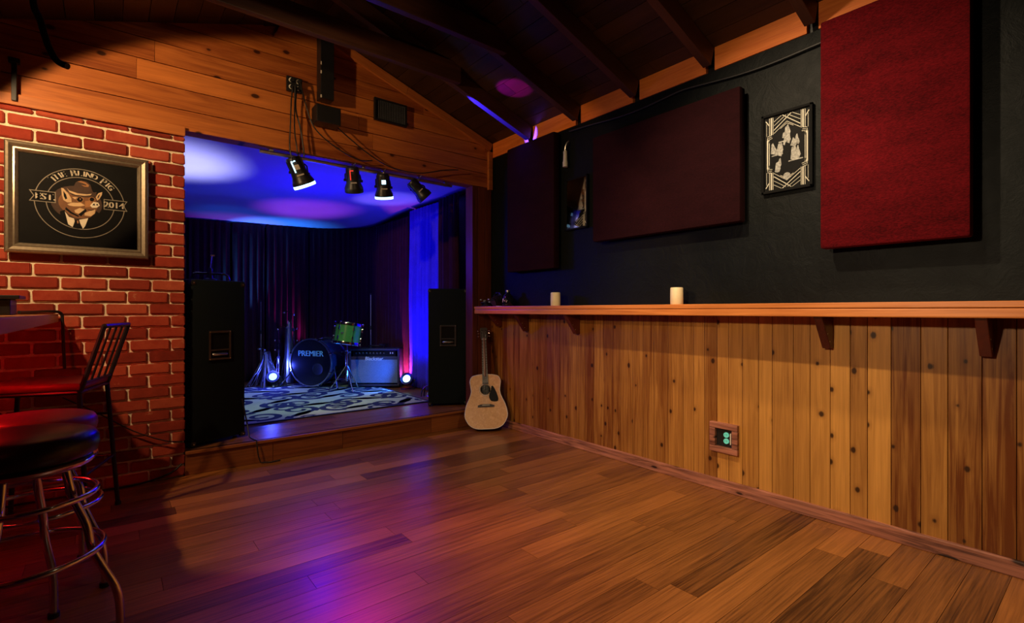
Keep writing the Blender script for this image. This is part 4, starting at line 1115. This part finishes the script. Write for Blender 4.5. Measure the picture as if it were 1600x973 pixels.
curtain('dark velvet curtain nearest the room, behind the jamb-side loudspeaker', [(cmain, 4.66), (cmain, 5.10)], zc, 2.46, M['velvet'], 21)
curtain('bright blue-lit curtain hanging between the dark ones right of the amplifier', [(cmain, 5.13), (cmain, 5.86)], zc, 2.43, M['blue_lit_curtain'], 22, pitch=.075, amp=.026)
curtain('dark velvet curtain with pink lit foot, rounding the back right stage corner', [(cmain, 5.89), (cmain, 6.85)] + arc(8, 0, PI / 2, cmain - .72, 6.88, .72)[1:] , zc, 2.37, M['velvet'], 23)
curtain('dark velvet curtain hanging behind the tom drum and bass drum', [(2.28, 7.60), (1.72, 7.61)], zc, 2.36, M['velvet'], 24)
curtain('dark velvet curtain with magenta and blue streaks behind the chrome stands', [(1.69, 7.61), (1.30, 7.61)], zc, 2.34, M['velvet'], 25)
curtain('dark velvet curtain with blue streaked folds right of the brick-side loudspeaker', [(1.27, 7.61), (.80, 7.61)], zc, 2.33, M['velvet'], 26)
curtain('dark velvet curtain in the shadowy back left corner above the brick-side loudspeaker', [(.77, 7.61)] + arc(6, PI / 2, PI, .55, 7.35, .26) + [(.29, 5.3)], zc, 2.31, M['velvet'], 27)

# ------------------------------------------------------------------ acoustic guitar leaning on the jamb
def catmull(P, n=8, closed=False):
    out = []; N = len(P)
    for i in range(N - (0 if closed else 1)):
        p0, p1, p2, p3 = (P[(i - 1) % N] if closed or i else P[0], P[i], P[(i + 1) % N], P[(i + 2) % N] if closed or i + 2 < N else P[-1])
        for k in range(n):
            t_ = k / n
            out.append(tuple(.5 * ((2 * b) + (-a + c_) * t_ + (2 * a - 5 * b + 4 * c_ - d) * t_ * t_ + (-a + 3 * b - 3 * c_ + d) * t_ ** 3) for a, b, c_, d in zip(p0, p1, p2, p3)))
    if not closed: out.append(P[-1])
    return out
gt = thing('acoustic_guitar', 'natural spruce acoustic guitar leaning against the jamb under the end of the ledge', 'guitar')
B = Vector((2.775, 3.815, 0.032)); T = Vector((2.925, 4.075, 0.972))
ga_ = (T - B).normalized(); gn = (-fw + rt * .06); gn = (gn - ga_ * gn.dot(ga_)).normalized(); gx_ = ga_.cross(gn)
gt.matrix_world = basis(gx_, ga_, gn, B)
half = [(0, 0), (.09, .004), (.155, .035), (.197, .10), (.202, .15), (.186, .225), (.152, .30), (.139, .345), (.138, .375), (.146, .43), (.147, .46), (.128, .498), (.08, .514), (.03, .519), (0, .52)]
rh = catmull(half, 6); outl = rh + [(-x, y) for x, y in reversed(rh[1:-1])]
def inset(P, d):
    n = len(P); o = []
    ar = sum(P[i - 1][0] * P[i][1] - P[i][0] * P[i - 1][1] for i in range(n))
    for i in range(n):
        t_ = Vector(P[(i + 1) % n]) - Vector(P[i - 1]); nn = Vector((-t_.y, t_.x)).normalized() * (d if ar > 0 else -d)
        o.append((P[i][0] + nn.x, P[i][1] + nn.y))
    return o
m = MB(); m.prism(outl, -.105, -.002, M['guitar_side']); m.build('body', parent=gt, smooth=40)
# top with a sound hole
m = MB(); hc_ = (0, .372); hr = .049; ot_ = inset(outl, .002)
N = len(ot_); 
def ray_pt(a): return (hc_[0] + hr * math.cos(a), hc_[1] + hr * math.sin(a))
angs = [math.atan2(p[1] - hc_[1], p[0] - hc_[0]) for p in ot_]
vs = [(p[0], p[1], 0) for p in ot_] + [(*ray_pt(a), 0) for a in angs] + [(*ray_pt(a), -.003) for a in angs]
fs = []
for i in range(N):
    j = (i + 1) % N; fs.append((i, j, N + j, N + i)); fs.append((N + i, N + j, 2 * N + j, 2 * N + i))
m.raw(vs, fs, M['guitar_top'], tone=.6)
gtop = m.build('sound_board', parent=gt)
m = MB(); m.lathe([(0, -.0012), (hr + .001, -.0012)], M['print'], n=32, X=Matrix.Translation((0, hc_[1], 0))); m.build('sound_hole', parent=gtop)
m = MB()
for r_, w_, mt in ((.053, .003, M['rosewood']), (.058, .0025, M['ivory']), (.0615, .002, M['rosewood'])):
    m.lathe([(r_ - w_ / 2, .0003), (r_ - w_ / 2, .0007), (r_ + w_ / 2, .0007), (r_ + w_ / 2, .0003)], mt, n=40, X=Matrix.Translation((0, hc_[1], 0)))
m.build('rosette', parent=gtop)
m = MB(); bp = [(p[0], p[1], .0) for p in outl]; m.tube(bp, .0035, M['ivory'], n=6, closed=True); m.build('binding', parent=gt, smooth=60)
m = MB(); pg = catmull([(.050, .365), (.058, .40), (.072, .405), (.095, .365), (.118, .30), (.117, .262), (.085, .255), (.052, .262), (.035, .29), (.034, .322)], 5, True); m.prism(pg, .0002, .0022, M['pickguard']); m.build('pickguard', parent=gt)
m = MB(); m.prism([(-.078, .205), (.078, .205), (.078, .222), (.045, .232), (-.045, .232), (-.078, .222)], 0, .009, M['rosewood']); m.box((0, .222, .0105), (.075, .003, .004), M['ivory'])
br_ = m.build('bridge', parent=gt)
m = MB()
m = MB(); m.prism([(-.028, .425), (.028, .425), (.0225, .872), (-.0225, .872)], .003, .010, M['rosewood'])
for k in range(19):
    yy = .872 - .64 * (1 - 2 ** (-(k + 1) / 12)); hw = .0225 + (.872 - yy) / .447 * .0055
    m.box((0, yy, .0105), (hw * 2, .0018, .0014), M['steel'])
    if k in (2, 4, 6, 8, 11, 14): m.cyl((0, yy + .012, .0099), (0, yy + .012, .0104), .003, M['ivory'], n=8)
m.build('fretboard', parent=gt)
m = MB(); m.tube([(0, .50, -.012), (0, .60, -.007), (0, .84, -.004), (0, .885, -.006)], [.027, .022, .019, .018], M['guitar_side'], n=12); m.build('neck', parent=gt, smooth=40)
m = MB(); m.prism(catmull([(-.022, .868), (-.034, .893), (-.036, .95), (-.036, .985), (-.015, .992), (.015, .992), (.036, .985), (.036, .95), (.034, .893), (.022, .868)], 4)[:-1], -.012, .003, M['rosewood']); m.box((0, .872, .006), (.044, .005, .010), M['ivory']); hs_ = m.build('headstock', parent=gt, smooth=30)
for sx in (-1, 1):
    for k in range(3):
        m = MB(); yy = .905 + k * .028
        m.cyl((sx * .020, yy, .003), (sx * .020, yy, .014), .0045, M['chrome'], n=10); m.cyl((sx * .036, yy, -.006), (sx * .050, yy, -.006), .003, M['chrome'], n=8); m.sphere((sx * .056, yy, -.006), .0085, M['chrome'], n=6, sq=(1, .8, .5)); m.build('tuning_peg', parent=hs_, smooth=40)
for k in range(6):
    m = MB(); x0 = (k - 2.5) * .0105; x1 = (k - 2.5) * .0072
    m.tube([(x0, .218, .013), (x1, .872, .0125), ((-1 if k < 3 else 1) * .018, .905 + (k % 3) * .028, .012)], .0006, M['steel'], n=4); m.build('string', parent=gt)

# ------------------------------------------------------------------ lighting pipe and stage lights
PY, PZ = 4.19, 2.372
lp = thing('lighting_pipe', 'thin pale pipe under the edge of the orange gable, carrying the stage lights', 'pipe', (1.6, PY, PZ))
m = MB(); m.tube([(-.70, 0, 0), (1.02, 0, 0)], .014, M['steel'], n=12); m.build('tube', parent=lp, smooth=40)
for x in (-.62, .12, .95):
    m = MB(); m.box((x, 0, .019), (.03, .04, .012), M['steel'], bev=.003); m.tube([(x, 0, -.016), (x, .016, 0), (x, 0, .016), (x, -.016, 0)], .004, M['steel'], n=6, closed=True); m.build('pipe_strap', parent=lp)
def par(label, x, aim, drop, lens, sticker, yaw=0.0, scale=1.0, extra=None):
    c = Vector((x, PY - .02, PZ - drop))
    t = thing('stage_spotlight', label, 'stage light', c, group='stage lights hanging from the pipe')
    d = Vector(aim).normalized(); Q = d.to_track_quat('Z', 'Y').to_matrix().to_4x4()
    # make the sticker side look back into the room
    room = Q.inverted() @ Vector((-.35, -.93, 0)); a = math.atan2(room.y, room.x); X = Q @ Matrix.Rotation(a, 4, 'Z') @ Matrix.Diagonal((scale, scale, scale, 1))
    m = MB()
    m.lathe([(0, -.115), (.045, -.112), (.052, -.10), (.054, -.02), (.060, .02), (.074, .055), (.077, .062), (.077, .098), (.070, .098), (.067, .08)], M['black'], n=28, X=X)
    for k in range(8): m.box((0, 0, 0), (.004, .016, .08), M['black'], X=X @ Matrix.Rotation(2 * PI * k / 8 + .4, 4, 'Z') @ Matrix.Translation((.054, 0, -.055)))
    hb = m.build('housing', parent=t, smooth=40)
    m = MB(); m.lathe([(0, .088), (.068, .084), (.071, .099), (.076, .099)] if lens is M['lens_dark'] else [(0, .100), (.060, .1), (.0775, .0985), (.0785, .080), (.0775, .078)], lens, n=28, X=X); m.build('lens', parent=t, smooth=40)
    m = MB()
    m.box((.0555, 0, -.045), (.003, .034, .034), sticker, X=X, bev=.001); m.box((.060, .0, .010), (.003, .05, .010), M['label_paper'], X=X)
    m.build('back_label', parent=hb)
    # U bracket and clamp
    sdv = X.to_3x3() @ Vector((0, 1, 0)); sdv.z = 0; sdv.normalize(); top = Vector((0, .02, drop - .045))
    m = MB(); m.tube([sdv * .064, top * .8 + sdv * .060, top + sdv * .045, top - sdv * .045, top * .8 - sdv * .060, -sdv * .064], .006, M['black_metal'], n=6); m.build('yoke', parent=t, smooth=40)
    for s_ in (-1, 1):
        m = MB(); m.cyl(sdv * s_ * .050, sdv * s_ * .078, .011, M['black'], n=10); m.build('tilt_knob', parent=t)
    m = MB(); cz = drop
    m.ring((0, 0, 0), .0225, .006, M['steel'], n=16, k=6, X=Matrix.Translation((0, .02, cz)) @ Matrix.Rotation(PI / 2, 4, 'Y'))
    m.tube([(0, .02, cz - .022), (0, .02, cz - .045)], .006, M['steel'], n=8); m.tube([(0, -.004, cz + .008), (.004, -.03, cz + .022), (.008, -.036, cz + .04)], .005, M['steel'], n=8); m.build('clamp', parent=t, smooth=40)
    if extra:
        m = MB(); m.box((.056, .022, -.05), (.003, .008, .075), extra, X=X); m.box((.056, .010, -.088), (.003, .03, .008), extra, X=X); m.build('side_strip', parent=hb)
    return t
par('white-lit stage light hanging from the pipe ends in cables, leftmost and tilted down', 1.185, (.46, .16, -.87), .125, M['lens_white'], M['label_paper'], extra=M['lens_white'], scale=1.12)
par('black stage light with a red stripe, second from the brick wall on the pipe', 1.625, (.22, .33, -.92), .112, M['lens_dark'], M['black'], extra=M['lens_red'], scale=1.0)
par('stage light with brightly glowing white rim, hanging in front of the pale blue ceiling patch', 1.90, (.20, .27, -.95), .125, M['lens_white'], M['lens_white'], scale=1.03)
par('dark unlit stage light tilted sideways, last on the pipe near the jamb', 2.25, (.73, -.15, -.72), .100, M['lens_dark'], M['black'], scale=.95)

# socket box with cables on the gable
sb = thing('socket_box', 'dark four-way socket box with plugs high on the orange gable boards', 'socket box', (1.127, D - .021, 2.912))
m = MB(); m.box((0, .008 - .012, 0), (.115, .024, .115), M['black'], bev=.004); m.build('box', parent=sb)
for sx in (-1, 1):
    for sz in (-1, 1):
        m = MB(); m.cyl((sx * .027, -.017, sz * .026), (sx * .027, -.022, sz * .026), .017, M['ivory'], n=16); m.cyl((sx * .027 + .004, -.022, sz * .026 - .003), (sx * .027 + .004, -.045, sz * .026 - .004), .014, M['black'], n=12); m.build('socket', parent=sb)
def cable(label, pts, r=.005):
    P = catmull([tuple(p) for p in pts], 6); m = MB(); m.tube(P, r, M['cable'], n=6)
    return tag(m.build('power_cable', smooth=60), label, 'cable', 'power cables below the socket box')
yc = D - .064
cable('left one of the cables dropping from the socket box to the white-lit spotlight', [(1.104, yc - .008, 2.88), (1.095, yc, 2.75), (1.088, yc, 2.55), (1.085, yc, 2.40), (1.105, yc, 2.30)])
cable('middle cable dropping straight from the socket box to the white-lit spotlight', [(1.118, yc - .02, 2.88), (1.117, yc - .016, 2.75), (1.115, yc - .016, 2.55), (1.13, yc - .016, 2.42), (1.14, yc - .01, 2.36)])
cable('cable with a connector lump dropping from the socket box beside the white-lit spotlight', [(1.134, yc - .008, 2.88), (1.128, yc, 2.72), (1.165, yc, 2.56), (1.185, yc, 2.42), (1.19, yc, 2.35)], .006)
cable('cable swooping from the socket box to the red-striped spotlight', [(1.158, yc - .008, 2.93), (1.205, yc, 2.76), (1.27, yc, 2.60), (1.42, yc, 2.49), (1.62, yc, 2.415), (1.75, yc, 2.43)])
cable('long cable swooping under the black post towards the spotlight near the jamb', [(1.42, yc - .01, 2.66), (1.58, yc, 2.56), (1.76, yc, 2.46), (1.95, yc, 2.40), (2.2, yc, 2.40), (2.45, yc, 2.47), (2.62, yc, 2.505)])
# black post
bp_ = thing('hanging_post', 'square black post with a box at its foot hanging on the gable below the ridge', 'post', (1.352, D - .075, 3.0))
m = MB(); m.box((0, 0, .13), (.105, .10, .60), M['black'], bev=.004); m.build('column', parent=bp_)
m = MB(); m.box((.005, -.008, -.30), (.19, .13, .135), M['black'], bev=.006); m.build('foot_box', parent=bp_)
m = MB()
for q in ((-.05, .10), (-.05, .03), (-.05, -.16)):
    m.box((q[0], -.051, q[1]), (.010, .006, .025), M['label_paper'], bev=.002)
m.build('tape_mark', parent=bp_)
vn = thing('air_vent', 'black slatted air vent on the gable boards right of the black post', 'vent', (1.935, D - .021, 2.895))
m = MB(); vw, vh = .31, .195
for a, b, c_, d in ((0, vh / 2 - .009, vw, .018), (0, -vh / 2 + .009, vw, .018), (-vw / 2 + .009, 0, .018, vh - .036), (vw / 2 - .009, 0, .018, vh - .036)): m.box((a, -.010, b), (c_, .022, d), M['black'], bev=.002)
m.box((0, -.0005, 0), (vw - .01, .003, vh - .01), M['print']); m.build('frame', parent=vn)
for k in range(17):
    m = MB(); m.box((0, 0, 0), (.0025, .013, vh - .036), M['dark_steel'], X=Matrix.Translation((-.13 + k * .0163, -.009, 0)) @ Matrix.Rotation(R(35), 4, 'Z')); m.build('slat', parent=vn)
# bent dark pipe under the left roof slope
m = MB(); m.tube(catmull([(-.20, 2.01, 2.94), (-.19, 2.0, 2.4), (-.17, 1.97, 2.054), (-.151, 1.935, 1.972), (-.132, 1.90, 1.892), (-.113, 1.875, 1.845), (-.089, 1.855, 1.828)], 6), .0085, M['black'], n=12)
tag(m.build('bent_pipe', smooth=50), 'dark bent pipe dropping from the shadowy roof above the framed sign', 'pipe')
hx_ = thing('hanging_strap', 'thin dark strip hanging down over the orange fascia above the framed sign', 'strap', (-.43, D - .034, 2.50))
m = MB(); m.box((0, 0, 0), (.024, .014, .25), M['black'], bev=.003); m.build('strip', parent=hx_)
m = MB(); m.box((0, .004, .11), (.05, .03, .03), M['dark_steel'], bev=.004); m.build('bracket', parent=hx_)

# ------------------------------------------------------------------ bar counter on the left
bt = thing('bar_counter', 'wooden topped bar counter running to the brick wall at the left edge', 'bar counter', (-.9, 2.2, 0))
m = MB(); m.box((.0, (D - 1.05) / 2 - 2.2 - .012, 1.105), (1.30, D + 1.05 - .03, .045), M['bar'], bev=.008, tone=.6, off=1.2); m.build('counter_top', parent=bt)
m = MB(); m.box((.24, (D - 1.05) / 2 - 2.2 - .015, .54), (.10, D + 1.0 - .04, 1.08), M['rafter'], tone=.2); m.box((-.1, (D - 1.05) / 2 - 2.2 - .015, .04), (.6, D + 1.0 - .04, .08), M['black']); m.build('front_panel', parent=bt)
m = MB(); m.box((.655, (D - 1.05) / 2 - 2.2 - .012, 1.105), (.014, D + 1.05 - .03, .05), M['bar'], bev=.004, tone=.9, off=2.2); m.build('edge_band', parent=bt)
bx = thing('napkin_box', 'black lidded box standing on the bar counter at the left edge', 'box', (-.47, 3.42, 1.1285))
m = MB(); m.box((0, 0, .038), (.22, .20, .076), M['black'], bev=.006); m.build('body', parent=bx)
m = MB(); m.box((.012, 0, .085), (.26, .23, .018), M['black'], bev=.004); m.build('lid', parent=bx)
P = catmull([(-.36, 3.60, 1.141), (-.33, 3.8, 1.141), (-.27, 3.98, 1.145), (-.225, 4.03, 1.136), (-.216, 4.035, 1.08), (-.212, 4.03, .95), (-.206, 4.02, .80)], 6)
m = MB(); m.tube(P, .008, M['cable'], n=8)
tag(m.build('bar_cable', smooth=60), 'black cable lying on the bar and hanging down its end by the bricks', 'cable')
P = catmull([(-.22, 4.09, .62), (-.05, 4.09, .50), (.13, 4.09, .36), (.30, 4.09, .27), (.395, 4.09, .25)], 6)
m = MB(); m.tube(P, .004, M['cable'], n=6); tag(m.build('wall_cable', smooth=60), 'thin cable sagging across the lower bricks behind the metal chair', 'cable')
P = catmull([(-.5, 4.07, .02), (-.1, 4.075, .015), (.15, 4.07, .016), (.32, 4.08, .05), (.39, 4.09, .10)], 6)
m = MB(); m.tube(P, .007, M['cable'], n=6); tag(m.build('floor_cable', smooth=60), 'black cable along the floor at the foot of the brick wall', 'cable')

# metal bar chair with red seat, facing the bar
ch = thing('bar_chair', 'black metal bar chair with red seat pushed under the bar by the bricks', 'chair', (-.255, 3.64, 0), R(-17))
def rod(m, pts, r=.011, mt='black_metal', n=8): m.tube(pts, r, M[mt], n=n)
m = MB(); m.box((-.0, 0, .757), (.42, .40, .042), M['vinyl_red'], bev=.018); m.build('seat', parent=ch, smooth=60)
m = MB()
for a, b in (((-.20, -.19), (.20, -.19)), ((.20, -.19), (.20, .19)), ((.20, .19), (-.20, .19)), ((-.20, .19), (-.20, -.19))): rod(m, [(*a, .728), (*b, .728)])
m.build('seat_frame', parent=ch, smooth=40)
for sx, sy in ((1, -1), (1, 1), (-1, -1), (-1, 1)):
    m = MB(); rod(m, [(sx * .20, sy * .19, .735), (sx * .245, sy * .215, .012)], .012); m.lathe([(0, 0), (.016, 0), (.016, .02), (0, .022)], M['black'], n=10, X=Matrix.Translation((sx * .2455, sy * .2155, 0))); m.build('leg', parent=ch, smooth=40)
for z_, f in ((.30, .6), (.55, .26)):
    for a, b in ((( -1, -1), (1, -1)), ((1, -1), (1, 1)), ((1, 1), (-1, 1)), ((-1, 1), (-1, -1))):
        if z_ > .5 and a[0] == b[0]: continue
        k_ = (.735 - z_) / .723
        m = MB(); rod(m, [(a[0] * (.20 + .045 * k_), a[1] * (.19 + .025 * k_), z_), (b[0] * (.20 + .045 * k_), b[1] * (.19 + .025 * k_), z_)], .008); m.build('stretcher', parent=ch, smooth=40)
def bk_pt(y, f): return (.205 + .10 * f, y, .735 + .335 * f)
for sy in (-1, 1):
    m = MB(); rod(m, [bk_pt(sy * .185, 0), bk_pt(sy * .185, .5), bk_pt(sy * .185, 1.0)], .012); m.build('back_post', parent=ch, smooth=40)
m = MB(); rod(m, [bk_pt(-.185, 1.0), bk_pt(.185, 1.0)], .012); m.build('top_rail', parent=ch, smooth=40)
for y_ in (-.09, 0, .09):
    m = MB(); rod(m, [bk_pt(y_, .12), bk_pt(y_, 1.0)], .006); m.build('back_slat', parent=ch, smooth=40)
m = MB(); rod(m, [bk_pt(-.185, .12), bk_pt(.185, .12)], .008); m.build('lower_rail', parent=ch, smooth=40)

# chrome bar stools
def stool(label, x, y, hs, mt, ph):
    t = thing('bar_stool', label, 'bar stool', (x, y, 0), 0, 'round chrome bar stools at the bar')
    m = MB(); m.lathe([(0, hs - .085), (.16, hs - .085), (.182, hs - .082), (.197, hs - .070), (.203, hs - .045), (.201, hs - .022), (.190, hs - .005), (.165, hs + .004), (.10, hs + .010), (0, hs + .012)], mt, n=48); m.build('seat', parent=t, smooth=60)
    m = MB(); m.lathe([(0, hs - .115), (.15, hs - .115), (.178, hs - .110), (.192, hs - .10), (.194, hs - .090), (.185, hs - .083), (.10, hs - .084), (0, hs - .084)], M['chrome'], n=40); m.build('seat_ring', parent=t, smooth=60)
    for k in range(4):
        a = ph + k * PI / 2; c_, s_ = math.cos(a), math.sin(a)
        P = catmull([(.115, hs - .112), (.135, hs - .22), (.172, .42), (.186, .34), (.215, .27), (.252, .19), (.264, .12), (.266, .012)], 5)
        m = MB(); m.tube([(c_ * r_, s_ * r_, z_) for r_, z_ in P], .0125, M['chrome'], n=10); m.lathe([(0, 0), (.018, 0), (.018, .018), (0, .02)], M['black'], n=12, X=Matrix.Translation((c_ * .266, s_ * .266, 0))); m.build('leg', parent=t, smooth=50)
    for z_, r_ in ((.535, .195), (.345, .213)):
        m = MB(); m.ring((0, 0, z_), r_, .0095, M['chrome'], n=56, k=10); m.build('foot_ring', parent=t, smooth=60)
    return t
vd = math.atan2(.99, -.1)     # direction away from the camera
stool('front chrome bar stool with black seat, nearest the camera', -.226, 2.28, .742, M['vinyl_black'], vd - R(20))
stool('rear chrome bar stool with red seat, between the front stool and the metal chair', -.238, 2.83, .712, M['vinyl_red'], vd - R(38))
# strip of red light under the bar
ls = thing('bar_light_strip', 'red light strip fixed under the bar counter overhang', 'light strip', (-.56, 2.5, 1.074))
m = MB(); m.box((0, 0, 0), (.03, 2.4, .012), M['black']); m.build('channel', parent=ls)
m = MB(); m.box((0, 0, -.0075), (.014, 2.3, .003), M['red_glow']); m.build('diffuser', parent=ls)

# ------------------------------------------------------------------ camera and light
cam = bpy.data.cameras.new('camera'); co = bpy.data.objects.new('camera', cam); COL.objects.link(co)
co.location = (0, 0, 1.15); co.rotation_euler = (R(90), 0, -math.atan2(.6284, .7779))
cam.sensor_width = 36; cam.lens = 780 / 1600 * 36; cam.clip_start = 0.03
cam.shift_y = -(485 - 486.5) / 1600 * -1
sc.camera = co
wd = bpy.data.worlds.new('world'); sc.world = wd; wd.use_nodes = True
wd.node_tree.nodes['Background'].inputs[0].default_value = (0, 0, 0, 1)

def spot(name, loc, target, col, power, size, blend=0.3, rad=0.04):
    l = bpy.data.lights.new(name, 'SPOT'); l.energy = power; l.color = col; l.spot_size = R(size); l.spot_blend = blend; l.shadow_soft_size = rad
    o = bpy.data.objects.new(name, l); COL.objects.link(o); o.location = loc
    o.rotation_euler = (Vector(target) - Vector(loc)).to_track_quat('-Z', 'Y').to_euler(); return o
def point(name, loc, col, power, rad=0.05):
    l = bpy.data.lights.new(name, 'POINT'); l.energy = power; l.color = col; l.shadow_soft_size = rad
    o = bpy.data.objects.new(name, l); COL.objects.link(o); o.location = loc; return o
WARM = (1.0, 0.75, 0.47)
AMBER = (1.0, 0.63, 0.31)
# house lights of the room
spot('house_spot_wall', (1.3, 1.55, 3.12), (3.06, 1.0, 0.8), WARM, 190, 92, 0.7, 0.03)
spot('house_spot_floor', (2.1, 0.7, 3.0), (2.4, 1.6, 0), WARM, 105, 92, 0.8, 0.05)
spot('bar_lamp', (-0.6, 1.1, 1.95), (3.0, 1.4, 0.8), WARM, 170, 86, 0.9, 0.08)
spot('sign_spot', (-0.85, 2.8, 2.5), (1.2, 4.13, 1.2), AMBER, 125, 94, 0.10, 0.03)
spot('gable_lamp', (0.9, 0.8, 2.75), (1.1, 4.13, 2.72), AMBER, 26, 44, 0.9, 0.08)
spot('house_spot_stage_front', (2.0, 2.3, 3.1), (1.75, 3.75, 0), (1.0, 0.74, 0.46), 130, 46, 1.0, 0.05)
# red light under the bar
point('bar_red', (-0.5, 3.1, 1.02), (1.0, 0.01, 0.01), 3.5, 0.03)
# stage lights
BLUE = (0.006, 0.0, 1.0)
spot('stage_up_white', (0.62, 5.35, 1.6), (0.45, 5.35, 2.5), (0.75, 0.8, 1.0), 62, 84, 1.0)
spot('stage_up_sky', (2.5, 5.5, 1.3), (2.57, 5.54, 2.45), (0.34, 0.28, 1.0), 30, 44, 0.7)
spot('stage_up_violet', (1.9, 6.5, 0.9), (1.95, 6.5, 2.4), (0.62, 0.08, 1.0), 55, 52, 0.9)
spot('stage_up_cyan', (1.2, 7.2, 0.9), (1.2, 7.2, 2.35), (0.02, 0.26, 1.0), 15, 42, 0.9)
point('stage_blue', (1.7, 5.2, 1.75), BLUE, 32, 0.12)
spot('curtain_blue', (2.3, 5.3, 0.5), (3.05, 5.55, 1.3), BLUE, 70, 100, 0.8, 0.05)
spot('curtain_pink', (2.92, 5.80, 0.27), (3.03, 6.03, 0.70), (1.0, 0.10, 0.55), 60, 100, 0.9, 0.02)
spot('curtain_cyan_graze', (0.95, 7.47, 0.7), (1.42, 7.60, 1.55), (0.04, 0.36, 1.0), 260, 44, 0.9, 0.02)
spot('curtain_magenta_graze', (2.30, 7.46, 0.5), (1.88, 7.60, 1.35), (0.8, 0.02, 0.6), 50, 40, 0.9, 0.02)
spot('floor_lamp_blue', (1.60, 6.78, 0.32), (0.9, 5.2, 0.9), (0.04, 0.06, 1.0), 6, 120, 0.7, 0.04)
spot('floor_lamp_pale', (2.80, 5.55, 0.32), (2.35, 5.9, 0.4), (0.01, 0.12, 1.0), 45, 120, 0.7, 0.04)
spot('stage_spot_white', (1.92, 4.28, 2.14), (1.9, 6.0, 0.3), (0.62, 1.0, 0.50), 42, 75, 0.8, 0.04)
spot('stage_spot_left', (1.25, 4.3, 2.12), (1.6, 5.9, 0.2), (0.62, 1.0, 0.52), 30, 60, 0.8, 0.04)
spot('dance_floor_magenta', (1.62, 4.05, 2.2), (1.08, 2.15, 0), (1.0, 0.01, 0.48), 140, 42, 1.0, 0.04)
spot('corner_magenta', (1.9, 4.0, 2.2), (3.06, 3.55, 0.8), (0.9, 0.02, 0.5), 22, 34, 0.9, 0.04)
sc.view_settings.view_transform = 'Standard'; sc.view_settings.look = 'None'
sc.view_settings.gamma = 1.0; sc.view_settings.use_curve_mapping = False
sc.view_settings.exposure = 0.0

spot('stray_blue', (2.05, 3.51, 2.985), (3.05, 3.51, 2.79), (0.01, 0.01, 1.0), 4000, 11, 0.4, 0.005)
spot('stray_violet', (2.1, 3.9, 2.42), (2.62, 3.25, 3.0), (0.5, 0.0, 0.8), 170, 14, 0.5, 0.01)
point('stand_fill_blue', (1.58, 6.76, 0.42), (0.05, 0.08, 1.0), 15, 0.03)  # blue fill added beside the floor lamp to light the stands
